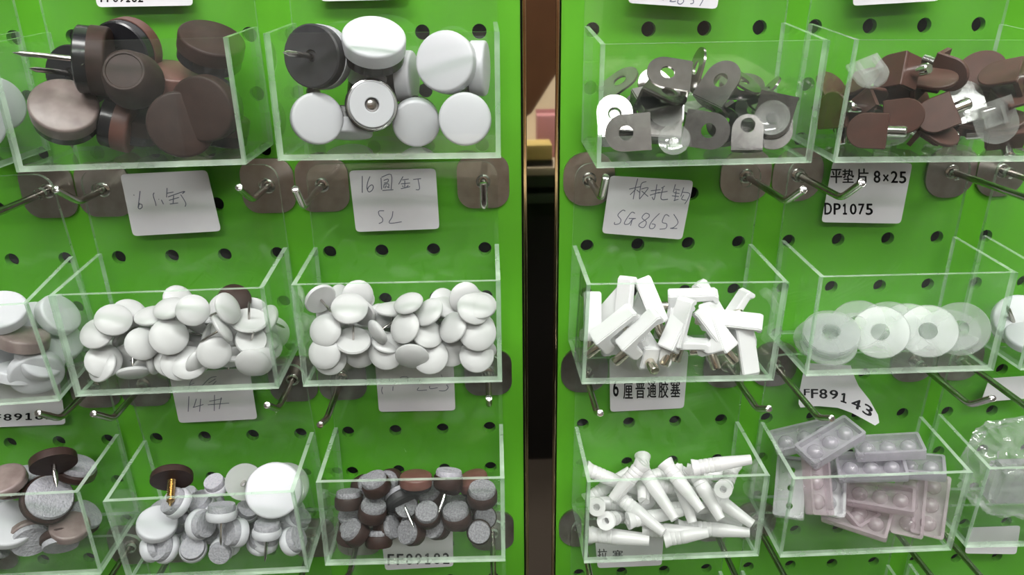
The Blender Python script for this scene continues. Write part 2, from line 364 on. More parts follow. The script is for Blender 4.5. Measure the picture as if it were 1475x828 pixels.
# small ware: bin -> (kind, position in mm from the uppermost hole row, quaternion, label index)
WARE = {
 'T1': [
  (('cone', 23, 12, 7.6, 'brown_plastic', 'black_rubber'), (-137.6, -38.3, -13.6), (0.663, 0.457, -0.276, 0.525), 'tapered brown glide with a small round top, upper middle of its bin'),
  (('glide', 26, 6.5, 5.0, 'brown_plastic', 'black_rubber', 22), (-120.0, -39.1, -32.4), (0.554, 0.619, -0.299, 0.47), 'dark brown nail glide facing forward, front centre of the brown-glide bin'),
  (('glide', 25, 6.5, 5.0, 'grey_brown', 'black_rubber', 22), (-165.9, -36.7, -25.9), (0.642, 0.409, -0.12, 0.637), 'brown nail glide lying in the left front corner, its lit cap coloured grey-brown'),  # light on this brown cap is put into a greyer colour
  (('glide', 27, 6.5, 5.0, 'brown_plastic', 'black_rubber', 23), (-150.1, -31.6, -8.3), (0.04, 0.719, 0.224, 0.656), 'brown nail glide on its side with a long steel nail pointing left'),
  (('glide', 26, 6.5, 5.0, 'brown_plastic', 'black_rubber', 22), (-110.2, -38.9, -26.4), (0.597, 0.519, -0.473, 0.388), 'dark brown nail glide tilted left beside the right bin wall'),
  (('glide', 23, 6.5, 5.0, 'brown_red', 'black_rubber', 0), (-148.3, -24.5, -34.2), (0.092, 0.784, 0.226, 0.57), 'reddish brown glide standing on edge between two others'),
  (('glide', 25, 6.5, 5.0, 'brown_red', 'black_rubber', 25), (-145.3, -14.4, -4.4), (0.56, -0.562, -0.345, -0.501), 'upturned brown glide with black underside and nail rising to the left'),
  (('glide', 26, 6.5, 5.0, 'brown_plastic', 'black_rubber', 22), (-109.5, -21.9, -2.6), (0.681, 0.274, -0.007, 0.679), 'brown nail glide highest in the right back corner of its bin'),
  (('glide', 24, 6.5, 5.0, 'brown_red', 'black_rubber', 22), (-129.2, -18.1, -15.7), (0.973, 0.128, 0.101, 0.162), 'reddish brown glide lying flat behind the front centre one'),
  (('glide', 24, 6.5, 5.0, 'brown_plastic', 'black_rubber', 22), (-168.2, -11.8, -15.0), (0.462, -0.64, -0.418, -0.45), 'black underside of a glide behind the one with the long nail'),
  (('glide', 23, 6.5, 5.0, 'brown_plastic', 'black_rubber', 0), (-111.7, -16.9, -35.1), (0.98, 0.034, 0.126, 0.148), 'dark glide lying flat on the bin floor at the right'),
  (('glide', 25, 6.5, 5.0, 'brown_plastic', 'black_rubber', 0), (-146.2, -19.5, -30.8), (0.603, 0.272, 0.066, 0.747), 'dark glide deep in the middle of the brown pile'),
 ],
 'T2': [
  (('glide', 20.6, 6.2, 4.8, 'white_plastic', 'black_rubber', 0), (-66.3, -39.0, -31.2), (0.56, 0.601, -0.253, 0.512), 'white round glide facing forward in the lower left of its bin'),
  (('glide', 21, 6.2, 4.8, 'white_plastic', 'black_rubber', 0), (-6.7, -42.6, -32.0), (0.624, 0.514, -0.392, 0.44), 'white round glide facing forward in the lower right of its bin'),
  (('ringglide', 20.5), (-43.7, -41.2, -25.9), (0.579, 0.581, -0.31, 0.481), 'black glide with a white ring face, steel rim and centre hole'),
  (('glide', 19.5, 6.2, 4.8, 'white_plastic', 'black_rubber', 0), (-27.1, -33.4, -34.2), (0.538, 0.629, -0.398, 0.395), 'greyish white glide tilted down at the bottom between two others'),
  (('glide', 21.5, 6.2, 4.8, 'white_plastic', 'black_rubber', 0), (-56.7, -28.2, -37.1), (0.162, 0.984, 0.074, -0.028), 'upside down white glide under the ring-faced one'),
  (('glide', 25, 6.2, 4.8, 'white_plastic', 'black_rubber', 0), (-41.6, -36.3, -2.1), (0.755, 0.284, -0.128, 0.577), 'large white domed glide perched on top above the bin rim'),
  (('glide', 25, 6, 5.5, 'white_plastic', 'black_matt', 20), (-63.2, -33.0, -8.0), (0.442, -0.652, -0.373, -0.491), 'glide showing its flat black underside and nail towards the left'),
  (('glide', 24, 6.2, 4.8, 'white_plastic', 'black_rubber', 20), (-13.5, -37.5, -10.3), (0.677, 0.427, -0.445, 0.402), 'white oval-looking glide at the upper right with nail tip behind'),
  (('glide', 21, 6.2, 9, 'white_plastic', 'black_rubber', 0), (-30.7, -22.4, -16.8), (0.186, 0.699, 0.07, 0.687), 'glide on its side with a deep black ring, in the middle of its bin'),
  (('glide', 22, 6.2, 4.8, 'white_plastic', 'black_rubber', 0), (-0.4, -28.6, -13.5), (0.175, 0.708, 0.063, 0.682), 'glide on its side against the right wall showing black ring and white edge'),
  (('glide', 22, 6.2, 8, 'white_plastic', 'black_rubber', 0), (-44.1, -22.2, -15.9), (0.988, 0.106, 0.094, 0.063), 'black-sided glide buried under the perched white one'),
 ],
 'T3': [
  (('bracket', 0), (59.1, -42.9, -38.6), (0.041, -0.088, -0.607, 0.789), 'dark zinc bracket lying sideways at the lower left, round end left'),
  (('bracket', 0), (92.1, -42.7, -38.3), (0.771, 0.605, -0.073, -0.184), 'zinc bracket facing forward in the lower middle, round end right'),
  (('bracket', 0, 12.5, 14, 9), (108.8, -42.5, -37.0), (0.654, 0.323, -0.491, 0.477), 'small pale zinc bracket standing upright with its round end up'),
  (('pad', 12.5), (78.6, -42.7, -42.1), (0.709, 0.387, -0.406, 0.427), 'loose clear suction cup facing forward at the bottom left of centre'),
  (('bracket', 1), (119.9, -40.1, -33.6), (0.351, 0.512, 0.387, -0.681), 'zinc bracket with a clear suction cup facing forward at the right'),
  (('bracket', -1), (117.2, -23.1, -33.0), (0.441, -0.833, -0.043, -0.332), 'pinkish bracket with a suction cup slanting up to the right'),
  (('bracket', 0, 12.5, 14, 8), (102.0, -33.0, -35.6), (0.65, 0.054, -0.641, 0.404), 'bright little bracket leaning left below the pinkish one'),
  (('bracket', 1), (77.3, -29.2, -33.6), (0.66, 0.353, -0.388, 0.537), 'bracket with a tilted clear cup left of centre'),
  (('pad', 17), (94.6, -22.4, -30.6), (0.887, 0.129, -0.218, 0.385), 'large yellowish clear suction cup lying on top of the pile'),
  (('bracket', 0), (96.6, -40.0, -19.2), (0.837, 0.287, -0.408, 0.226), 'topmost bracket with its cream-lit plate and hole facing up'),
  (('bracket', -1), (55.5, -32.4, -32.8), (0.636, 0.32, -0.351, 0.608), 'dark bracket in the left front corner with a cup below its end'),
  (('bracket', 0), (68.4, -19.5, -31.9), (0.823, 0.271, -0.35, 0.357), 'zinc shelf bracket, facing forward, low, left back'),
  (('bracket', 0), (73.8, -31.9, -25.3), (0.96, 0.257, -0.056, 0.097), 'zinc shelf bracket, flat, mid-height, left mid-depth, left of two'),
  (('bracket', 0), (75.8, -19.0, -23.2), (0.32, 0.244, -0.423, 0.812), 'zinc shelf bracket, facing forward, mid-height, left back'),
  (('bracket', 0), (90.2, -27.0, -15.3), (0.782, 0.017, -0.623, 0.012), 'edge-on bracket sticking up like a bright sliver left of the top'),
  (('bracket', 0), (107.8, -32.9, -19.5), (0.931, 0.14, 0.244, -0.233), 'bracket sloping down to the right beside the topmost one'),
  (('bracket', 0), (124.2, -16.6, -26.8), (0.898, -0.034, -0.427, -0.103), 'zinc shelf bracket, tilted, mid-height, far right back'),
  (('bracket', 0), (124.8, -33.4, -37.1), (0.288, 0.631, -0.172, 0.7), 'edge-on dark bracket between the small upright one and the right cup'),
  (('bracket', 0), (120.9, -39.3, -38.3), (0.489, 0.494, 0.281, -0.662), 'bracket hanging hole-down in the lower right corner'),
  (('bracket', 0), (65.9, -20.1, -34.8), (0.808, 0.353, -0.204, -0.426), 'zinc shelf bracket, tilted, low, left back'),
  (('bracket', 0), (111.0, -25.4, -22.8), (0.938, 0.322, -0.046, -0.118), 'zinc shelf bracket, flat, mid-height, right mid-depth'),
  (('bracket', 0), (119.7, -30.5, -28.7), (0.416, 0.14, -0.271, 0.857), 'zinc shelf bracket, flat, mid-height, far right mid-depth'),
  (('bracket', 0), (97.8, -16.8, -33.6), (0.973, 0.212, -0.003, 0.086), 'zinc shelf bracket, flat, low, centre back'),
  (('bracket', 0), (76.6, -33.5, -23.9), (0.951, 0.16, 0.179, -0.194), 'zinc shelf bracket, flat, mid-height, left mid-depth, right of two'),
  (('bracket', 0), (59.7, -16.8, -20.9), (0.94, 0.164, -0.293, 0.068), 'zinc shelf bracket, flat, mid-height, far left back'),
  (('bracket', 0), (107.9, -17.7, -38.8), (0.193, 0.251, 0.312, -0.896), 'zinc shelf bracket, facing forward, at floor, right back'),
  (('bracket', 0), (77.5, -31.2, -16.3), (0.099, 0.043, -0.409, 0.906), 'zinc shelf bracket, facing forward, high, left mid-depth'),
  (('bracket', 0), (78.7, -24.8, -27.5), (0.628, 0.37, -0.423, 0.538), 'zinc shelf bracket, facing forward, mid-height, left mid-depth'),
 ],
 'T4': [
  (('dsupport', 'brown_support', 14.5, 15.5, 1), (159.4, -42.9, -39.6), (0.186, -0.182, -0.634, 0.728), 'brown D-shaped support in the lower left front, straight edge right'),
  (('dsupport', 'brown_support', 14.5, 15.5, 1), (174.6, -39.2, -34.5), (0.755, 0.603, -0.22, -0.133), 'brown D-shaped support in front of the pile, straight edge left'),
  (('dsupport', 'brown_support', 14.5, 15.5, 1), (176.2, -24.8, -23.9), (0.66, 0.312, -0.554, 0.399), 'brown D-shaped support standing highest left of centre, round end up'),
  (('dsupport', 'brown_support', 14.5, 15.5, 1), (188.4, -41.2, -33.6), (0.036, 0.236, 0.542, -0.806), 'paler brown support right of centre with a slanted straight edge'),
  (('clearsupport',), (212.4, -42.8, -36.1), (0.481, 0.664, 0.204, -0.535), 'clear plastic support with a square frame, round end down'),
  (('clearsupport',), (205.3, -31.1, -31.1), (0.211, -0.601, -0.557, -0.533), 'clear plastic support with a round nub beside the framed one'),
  (('dsupport', 'brown_support', 14.5, 15.5, 1), (164.1, -29.4, -28.4), (0.91, -0.362, -0.0, 0.2), 'brown support showing a bright steel pin at the left'),
  (('dsupport', 'brown_support', 14.5, 15.5, 1), (170.2, -14.9, -35.8), (0.961, -0.229, 0.003, -0.155), 'brown support under the pin one, its own steel pin pointing left'),
  (('dsupport', 'brown_support', 14.5, 15.5, 1), (189.3, -33.8, -20.3), (0.87, 0.218, -0.063, -0.438), 'brown shelf support, flat, high, centre mid-depth'),
  (('dsupport', 'brown_support', 14.5, 15.5, 1), (192.0, -16.4, -27.1), (0.426, 0.445, -0.248, 0.748), 'brown shelf support, tilted, mid-height, centre back'),
  (('dsupport', 'brown_support', 19, 19, 0), (214.0, -23.6, -20.1), (0.844, 0.199, -0.421, 0.265), 'larger brown disc support at the back right of its bin'),
  (('clearsupport', 13, 15), (158.0, -40.3, -17.0), (0.684, 0.363, 0.107, -0.624), 'clear plastic support sticking up at the left back of its bin'),
  (('dsupport', 'brown_support', 14.5, 15.5, 1), (150.1, -28.3, -33.7), (0.678, 0.107, -0.687, 0.239), 'dark brown support pressed against the left wall of its bin'),
  (('dsupport', 'brown_support', 14.5, 15.5, 1), (192.9, -37.4, -41.6), (0.882, 0.26, 0.178, -0.352), 'brown shelf support, flat, at floor, centre front'),
  (('dsupport', 'brown_support', 14.5, 15.5, 1), (210.8, -23.4, -36.8), (0.955, 0.128, -0.128, -0.233), 'brown shelf support, flat, low, right mid-depth'),
  (('dsupport', 'brown_support', 14.5, 15.5, 1), (191.3, -29.6, -37.3), (0.235, 0.049, -0.1, 0.966), 'brown shelf support, flat, low, centre mid-depth'),
  (('clearsupport', 12, 13), (176.9, -33.7, -41.5), (0.837, 0.488, -0.186, -0.167), 'small clear support low behind the lower left brown one'),
  (('dsupport', 'brown_support', 14.5, 15.5, 1), (221.4, -18.3, -20.4), (0.957, 0.19, -0.113, -0.189), 'brown shelf support, flat, high, far right back'),
  (('dsupport', 'brown_support', 14.5, 15.5, 1), (214.5, -37.3, -17.8), (0.356, -0.25, -0.255, 0.864), 'brown shelf support, flat, high, right front'),
  (('dsupport', 'brown_support', 14.5, 15.5, 1), (220.4, -38.2, -38.3), (0.747, 0.145, -0.311, 0.57), 'brown shelf support, flat, low, far right front, left of two'),
  (('dsupport', 'brown_support', 14.5, 15.5, 1), (161.8, -24.8, -21.7), (0.776, 0.226, -0.317, -0.497), 'brown shelf support, tilted, mid-height, left mid-depth'),
  (('dsupport', 'brown_support', 14.5, 15.5, 1), (154.5, -14.8, -24.7), (0.566, 0.326, -0.169, 0.739), 'brown shelf support, flat, mid-height, far left back'),
  (('dsupport', 'brown_support', 14.5, 15.5, 1), (220.4, -36.7, -37.5), (0.933, 0.178, -0.153, -0.271), 'brown shelf support, flat, low, far right front, right of two'),
  (('dsupport', 'brown_support', 14.5, 15.5, 1), (163.1, -20.1, -39.7), (0.299, 0.299, -0.004, -0.906), 'brown shelf support, flat, at floor, left back'),
  (('dsupport', 'brown_support', 14.5, 15.5, 1), (192.4, -18.0, -37.5), (0.964, 0.146, -0.016, -0.224), 'brown shelf support, flat, low, centre back'),
  (('dsupport', 'brown_support', 14.5, 15.5, 1), (221.2, -40.1, -26.1), (0.965, 0.221, -0.14, 0.01), 'brown shelf support, flat, mid-height, far right front'),
  (('dsupport', 'brown_support', 14.5, 15.5, 1), (214.9, -27.2, -40.0), (0.968, 0.099, 0.037, -0.229), 'brown shelf support, flat, at floor, far right mid-depth'),
  (('dsupport', 'brown_support', 14.5, 15.5, 1), (171.8, -29.6, -17.0), (0.388, -0.396, -0.426, 0.715), 'brown shelf support, tilted, high, left mid-depth'),
  (('dsupport', 'brown_support', 14.5, 15.5, 1), (221.4, -18.6, -30.1), (0.552, 0.661, -0.431, 0.269), 'brown shelf support, facing forward, mid-height, far right back'),
  (('dsupport', 'brown_support', 14.5, 15.5, 1), (197.1, -28.9, -18.5), (0.51, 0.733, -0.258, -0.368), 'brown shelf support, facing forward, high, right mid-depth'),
 ],
 'M1': [
  (('tack', 16.4, 3.9), (-139.1, -42.9, -123.1), (0.608, 0.483, -0.14, 0.614), 'white cap nail in 14# heap, face forward, mid-height, centre front'),
  (('tack', 15.3, 3.9), (-169.5, -42.6, -134.0), (0.599, 0.463, -0.099, 0.646), 'white cap nail in 14# heap, face forward, low, far left front'),
  (('tack', 14.7, 3.9), (-120.2, -44.7, -130.8), (0.596, 0.548, -0.221, 0.544), 'white cap nail in 14# heap, face forward, low, right front'),
  (('tack', 15.8, 3.9), (-133.0, -42.5, -136.1), (0.669, 0.369, -0.161, 0.624), 'white cap nail in 14# heap, face forward, at floor, centre front, right of three'),
  (('tack', 15.8, 3.9), (-116.2, -36.3, -137.8), (0.414, 0.877, -0.122, 0.209), 'white cap nail in 14# heap, face down, at floor, right front'),
  (('tack', 14.7, 3.9), (-141.5, -39.4, -136.7), (0.614, 0.452, -0.1, 0.639), 'white cap nail in 14# heap, face forward, at floor, centre front, left of three'),
  (('tack', 14.1, 3.9), (-158.0, -42.3, -141.2), (0.337, 0.913, 0.229, 0.01), 'white cap nail in 14# heap, face down, at floor, left front, left of two'),
  (('tack', 14.7, 3.9), (-152.3, -36.3, -139.1), (0.338, 0.913, 0.13, 0.19), 'white cap nail in 14# heap, face down, at floor, left front, right of two'),
  (('tack', 15.8, 3.9), (-137.0, -42.4, -136.4), (0.6, 0.494, -0.12, 0.618), 'white cap nail in 14# heap, face forward, at floor, centre front, middle of three'),
  (('tack', 13.6, 3.9), (-127.6, -42.4, -136.3), (0.406, 0.801, 0.044, 0.437), 'white cap nail in 14# heap, tilted, at floor, right front'),
  (('tack', 14.7, 3.9), (-104.2, -45.4, -136.4), (0.512, 0.69, -0.361, 0.362), 'white cap nail in 14# heap, tilted, at floor, far right front, left of two'),
  (('tack', 13.6, 3.9), (-100.6, -42.3, -137.3), (0.464, 0.739, -0.026, 0.488), 'white cap nail in 14# heap, tilted, at floor, far right front, right of two'),
  (('tack', 14.7, 3.9), (-171.1, -42.6, -136.5), (0.733, 0.18, -0.377, 0.537), 'white cap nail in 14# heap, tilted, at floor, far left front'),
  (('tack', 14.7, 3.9), (-151.1, -42.7, -126.3), (0.563, 0.53, -0.075, 0.63), 'white cap nail in 14# heap, face forward, mid-height, left front'),
  (('tack', 14.1, 3.9), (-106.3, -36.5, -129.3), (0.397, -0.652, -0.637, -0.106), 'white cap nail in 14# heap, face down, low, far right front'),
  (('tack', 16.4, 3.9), (-106.8, -33.9, -121.1), (0.176, -0.731, -0.659, -0.019), 'white cap nail upturned at the right of its heap, nail pointing up'),
  (('tack', 14.7, 3.9), (-116.8, -33.6, -125.4), (0.617, 0.431, -0.066, 0.655), 'white cap nail in 14# heap, face forward, mid-height, right mid-depth, right of two'),
  (('tack', 15.3, 3.9), (-162.2, -41.1, -115.0), (0.635, 0.377, -0.083, 0.669), 'white cap nail in 14# heap, face forward, high, left front'),
  (('tack', 14.1, 3.9), (-126.8, -43.2, -110.9), (0.627, 0.461, -0.164, 0.606), 'white cap nail in 14# heap, face forward, high, right front'),
  (('tack', 13.6, 3.9), (-149.7, -36.4, -137.2), (0.266, 0.653, 0.252, 0.663), 'white cap nail in 14# heap, on edge, at floor, left front'),
  (('tack', 13.6, 3.9), (-139.4, -33.5, -133.8), (0.407, 0.892, 0.196, 0.001), 'white cap nail in 14# heap, face down, low, centre mid-depth'),
  (('tack', 14.7, 3.9), (-163.7, -33.5, -138.0), (0.499, 0.642, -0.45, 0.37), 'white cap nail in 14# heap, tilted, at floor, left mid-depth'),
  (('tack', 14.7, 3.9), (-164.4, -30.7, -125.8), (0.853, -0.242, -0.39, 0.249), 'white cap nail upturned at the left with its nail pointing right'),
  (('tack', 14.7, 3.9), (-124.7, -31.8, -129.3), (0.299, 0.73, 0.183, 0.587), 'white cap nail in 14# heap, tilted, low, right mid-depth'),
  (('tack', 13.6, 3.9), (-133.7, -29.8, -122.8), (0.413, 0.296, -0.794, 0.335), 'white cap nail in mid heap with its nail pointing up right'),
  (('tack', 14.1, 3.9), (-115.4, -41.8, -120.2), (0.21, 0.448, 0.283, 0.821), 'white cap nail in 14# heap, on edge, mid-height, right front'),
  (('tack', 14.7, 3.9), (-142.5, -27.7, -122.3), (0.539, 0.381, 0.086, 0.746), 'white cap nail in 14# heap, tilted, mid-height, centre mid-depth'),
  (('tack', 14.7, 3.9), (-112.7, -39.0, -112.0), (0.405, 0.524, 0.141, 0.736), 'white cap nail in 14# heap, tilted, high, right front'),
  (('tack', 14.7, 3.9), (-170.3, -41.9, -120.8), (0.712, 0.28, -0.232, 0.601), 'white cap nail in 14# heap, face forward, mid-height, far left front'),
  (('tack', 14.7, 3.9), (-159.7, -31.0, -116.0), (0.592, 0.369, 0.012, 0.716), 'white cap nail in 14# heap, face forward, high, left mid-depth'),
  (('tack', 14.7, 3.9), (-149.1, -34.0, -116.1), (0.779, 0.086, -0.051, 0.619), 'white cap nail in 14# heap, face up, high, left mid-depth'),
  (('tack', 13.6, 3.9), (-139.6, -37.1, -111.6), (0.779, 0.136, -0.129, 0.598), 'white cap nail in 14# heap, face up, high, centre front'),
  (('tack', 13.6, 3.9), (-140.2, -23.9, -112.8), (0.556, 0.468, -0.003, 0.687), 'white cap nail in 14# heap, face forward, high, centre mid-depth'),
  (('tack', 14.7, 3.9), (-103.2, -28.6, -132.0), (0.62, 0.185, 0.131, 0.751), 'white cap nail in 14# heap, face up, low, far right mid-depth'),
  (('tack', 15.8, 3.9), (-101.3, -17.6, -133.5), (0.59, 0.49, -0.068, 0.638), 'white cap nail in 14# heap, face forward, low, far right back'),
  (('tack', 15.8, 3.9), (-102.3, -28.5, -135.0), (0.614, 0.391, -0.006, 0.686), 'white cap nail in 14# heap, face forward, at floor, far right mid-depth'),
  (('tack', 15, 4.5, 'brown_plastic'), (-115.2, -23.1, -113.4), (0.652, 0.368, -0.078, 0.658), 'single dark brown cap nail sticking up behind the white heap'),
  (('tack', 14.7, 3.9), (-132.4, -27.4, -133.9), (0.619, 0.341, 0.008, 0.708), 'white cap nail in 14# heap, face forward, low, centre mid-depth'),
  (('tack', 14.7, 3.9), (-159.2, -22.7, -127.9), (0.752, 0.147, -0.078, 0.637), 'white cap nail in 14# heap, face up, low, left mid-depth, left of two'),
  (('tack', 14.7, 3.9), (-116.6, -34.4, -134.3), (0.696, 0.178, 0.036, 0.695), 'white cap nail in 14# heap, face up, low, right front'),
  (('tack', 14.7, 3.9), (-143.2, -19.8, -129.5), (0.636, 0.202, 0.087, 0.74), 'white cap nail in 14# heap, face up, low, centre back, left of two'),
  (('tack', 13.6, 3.9), (-130.4, -18.9, -123.3), (0.98, 0.007, 0.125, 0.157), 'white cap nail in 14# heap, face up, mid-height, centre back, right of two'),
  (('tack', 14.7, 3.9), (-171.3, -29.4, -134.8), (0.605, 0.222, 0.1, 0.758), 'white cap nail in 14# heap, face up, at floor, far left mid-depth'),
  (('tack', 14.7, 3.9), (-155.4, -22.6, -133.4), (0.626, 0.162, 0.121, 0.753), 'white cap nail in 14# heap, face up, low, left mid-depth, right of two'),
  (('tack', 14.7, 3.9), (-132.2, -27.4, -134.1), (0.645, 0.15, 0.118, 0.74), 'white cap nail in 14# heap, face up, low, centre mid-depth'),
  (('tack', 14.7, 3.9), (-114.9, -25.5, -132.6), (0.983, -0.016, 0.116, 0.144), 'white cap nail in 14# heap, face up, low, right mid-depth'),
  (('tack', 14.5, 3.9), (-169.4, -15.8, -133.5), (0.791, 0.095, -0.156, 0.583), 'white cap nail in 14# heap, face up, low, far left back'),
  (('tack', 14.5, 3.9), (-170.5, -18.5, -136.1), (0.611, 0.384, -0.51, 0.468), 'white cap nail in 14# heap, tilted, at floor, far left back'),
  (('tack', 15, 3.9), (-114.3, -13.9, -134.8), (0.706, 0.325, -0.184, 0.602), 'white cap nail in 14# heap, face forward, at floor, right back, right of two'),
  (('tack', 14.5, 3.9), (-125.4, -15.0, -135.6), (0.524, 0.499, 0.04, 0.689), 'white cap nail in 14# heap, face forward, at floor, right back, left of two'),
  (('tack', 14.5, 3.9), (-101.7, -26.8, -122.8), (0.782, 0.105, -0.415, 0.453), 'white cap nail in 14# heap, tilted, mid-height, far right mid-depth'),
  (('tack', 15, 3.9), (-145.2, -16.9, -135.1), (0.61, 0.377, -0.533, 0.449), 'white cap nail in 14# heap, tilted, at floor, centre back'),
  (('tack', 15, 3.9), (-137.4, -13.7, -124.0), (0.577, 0.368, 0.048, 0.727), 'white cap nail in 14# heap, face up, mid-height, centre back, left of two'),
  (('tack', 15, 3.9), (-147.7, -29.3, -125.4), (0.61, 0.291, -0.598, 0.43), 'white cap nail in 14# heap, tilted, mid-height, left mid-depth'),
  (('tack', 14.5, 3.9), (-122.2, -20.3, -129.2), (0.473, 0.756, -0.138, 0.431), 'white cap nail in 14# heap, face forward, low, right back'),
  (('tack', 14.5, 3.9), (-121.2, -22.9, -117.8), (0.721, 0.301, -0.272, 0.561), 'white cap nail in 14# heap, face forward, mid-height, right mid-depth, left of two'),
  (('tack', 15, 3.9), (-110.1, -17.1, -122.9), (0.506, 0.67, -0.414, 0.351), 'white cap nail in 14# heap, tilted, mid-height, right back'),
  (('tack', 14.5, 3.9), (-133.3, -12.2, -132.1), (0.79, 0.139, -0.207, 0.56), 'white cap nail in 14# heap, face up, low, centre back, right of two'),
  (('tack', 14.5, 3.9), (-170.9, -25.9, -122.3), (0.522, 0.671, -0.275, 0.449), 'white cap nail in 14# heap, face forward, mid-height, far left mid-depth'),
 ],
 'M2': [
  (('tack', 14.7, 3.9), (-70.7, -41.9, -136.8), (0.647, 0.475, -0.245, 0.544), 'white cap nail by mirrored post, face forward, at floor, far left front'),
  (('tack', 15.8, 3.9), (-60.1, -39.9, -129.7), (0.214, -0.751, -0.62, -0.082), 'white cap nail at the left of its heap turned over, nail up'),
  (('tack', 16.9, 3.9), (-45.9, -39.2, -135.2), (0.676, 0.415, -0.36, 0.492), 'white cap nail by mirrored post, face forward, at floor, centre front'),
  (('tack', 16.4, 3.9), (-26.0, -42.4, -136.7), (0.705, 0.382, -0.299, 0.518), 'white cap nail by mirrored post, face forward, at floor, right front, left of two'),
  (('tack', 15.3, 3.9), (-16.8, -36.5, -136.8), (0.674, 0.452, -0.275, 0.516), 'white cap nail by mirrored post, face forward, at floor, right front, right of two'),
  (('tack', 16.9, 3.9), (-4.2, -42.6, -125.5), (0.695, 0.415, -0.245, 0.534), 'white cap nail by mirrored post, face forward, mid-height, far right front'),
  (('tack', 15.8, 3.9), (-5.0, -42.6, -136.8), (0.706, 0.394, -0.25, 0.533), 'white cap nail by mirrored post, face forward, at floor, far right front'),
  (('tack', 15.3, 3.9), (-57.9, -36.0, -137.3), (0.56, 0.646, -0.282, 0.435), 'white cap nail by mirrored post, face forward, at floor, left front'),
  (('tack', 14.7, 3.9), (-72.4, -44.8, -132.6), (0.658, 0.419, -0.39, 0.49), 'white cap nail by mirrored post, face forward, low, far left front'),
  (('tack', 15.3, 3.9), (-33.9, -45.3, -135.7), (0.488, 0.698, -0.448, 0.272), 'white cap nail by mirrored post, tilted, at floor, centre front'),
  (('tack', 15.8, 3.9), (-3.7, -39.7, -137.4), (0.461, 0.806, -0.279, 0.246), 'white cap nail by mirrored post, tilted, at floor, far right front'),
  (('tack', 14.7, 3.9), (-37.8, -33.3, -137.4), (0.65, 0.467, -0.166, 0.576), 'white cap nail by mirrored post, face forward, at floor, centre mid-depth'),
  (('tack', 15.3, 3.9), (-26.9, -39.3, -126.4), (0.681, 0.331, -0.041, 0.652), 'white cap nail by mirrored post, face forward, low, right front'),
  (('tack', 14.7, 3.9), (-36.8, -42.3, -122.2), (0.756, 0.215, -0.416, 0.457), 'white cap nail by mirrored post, face forward, mid-height, centre front'),
  (('tack', 15.8, 3.9), (-11.1, -31.5, -127.6), (0.278, 0.96, 0.013, -0.014), 'white cap nail by mirrored post, face down, low, right mid-depth'),
  (('tack', 14.7, 3.9), (-71.8, -41.7, -122.9), (0.703, 0.332, -0.373, 0.506), 'white cap nail by mirrored post, face forward, mid-height, far left front'),
  (('tack', 14.7, 3.9), (-74.3, -31.8, -133.7), (0.856, -0.041, -0.323, 0.402), 'white cap nail at the left end with its nail lying level'),
  (('tack', 14.7, 3.9), (-15.7, -41.4, -123.1), (0.788, 0.135, -0.423, 0.426), 'white cap nail by mirrored post, tilted, mid-height, right front'),
  (('tack', 14.7, 3.9), (-18.4, -31.6, -136.1), (0.696, 0.382, -0.15, 0.589), 'white cap nail by mirrored post, face forward, at floor, right mid-depth'),
  (('tack', 14.7, 3.9), (-3.8, -30.7, -136.9), (0.671, 0.435, -0.15, 0.581), 'white cap nail by mirrored post, face forward, at floor, far right mid-depth'),
  (('tack', 14.7, 3.9), (-69.7, -31.8, -119.6), (0.66, 0.375, -0.076, 0.646), 'white cap nail by mirrored post, face forward, mid-height, far left mid-depth'),
  (('tack', 16.4, 3.9), (-60.6, -38.8, -113.4), (0.737, 0.274, -0.144, 0.601), 'white cap nail by mirrored post, face forward, high, left front'),
  (('tack', 14.7, 3.9), (-73.7, -36.7, -109.4), (0.796, -0.437, -0.407, -0.096), 'white cap nail by mirrored post, turned over, high, far left front'),
  (('tack', 14.7, 3.9), (-57.1, -27.9, -119.8), (0.445, -0.535, -0.339, -0.633), 'white cap nail by mirrored post, turned over, mid-height, left mid-depth'),
  (('tack', 13.6, 3.9), (-48.3, -23.0, -123.9), (0.65, 0.337, -0.009, 0.681), 'white cap nail by mirrored post, face up, mid-height, left mid-depth'),
  (('tack', 14.7, 3.9), (-71.9, -26.7, -124.6), (0.823, 0.093, -0.159, 0.537), 'white cap nail by mirrored post, face up, mid-height, far left mid-depth'),
  (('tack', 14.7, 3.9), (-54.7, -30.0, -133.4), (0.653, 0.323, 0.006, 0.685), 'white cap nail by mirrored post, face up, low, left mid-depth'),
  (('tack', 14.7, 3.9), (-34.0, -30.2, -127.3), (0.53, 0.523, 0.021, 0.668), 'white cap nail by mirrored post, tilted, low, centre mid-depth'),
  (('tack', 15.3, 3.9), (-43.2, -29.1, -118.1), (0.998, -0.016, 0.032, 0.05), 'white cap nail by mirrored post, face up, mid-height, centre mid-depth, left of two'),
  (('tack', 12.4, 3.9), (-49.5, -41.0, -125.2), (0.497, 0.084, -0.8, 0.326), 'white cap nail whose bright nail points up right across the dip'),
  (('tack', 12.4, 3.9), (-46.2, -29.2, -135.0), (0.328, -0.377, -0.834, 0.234), 'white cap nail by mirrored post, face down, at floor, centre mid-depth'),
  (('tack', 14.7, 3.9), (-26.3, -37.4, -116.8), (0.833, 0.089, -0.329, 0.435), 'white cap nail by mirrored post, face up, high, right front'),
  (('tack', 14.7, 3.9), (-26.9, -25.3, -121.0), (0.787, 0.098, 0.024, 0.609), 'white cap nail by mirrored post, face up, mid-height, right mid-depth, left of two'),
  (('tack', 13.6, 3.9), (-34.9, -37.2, -112.2), (0.849, 0.078, -0.184, 0.49), 'white cap nail by mirrored post, face up, high, centre front'),
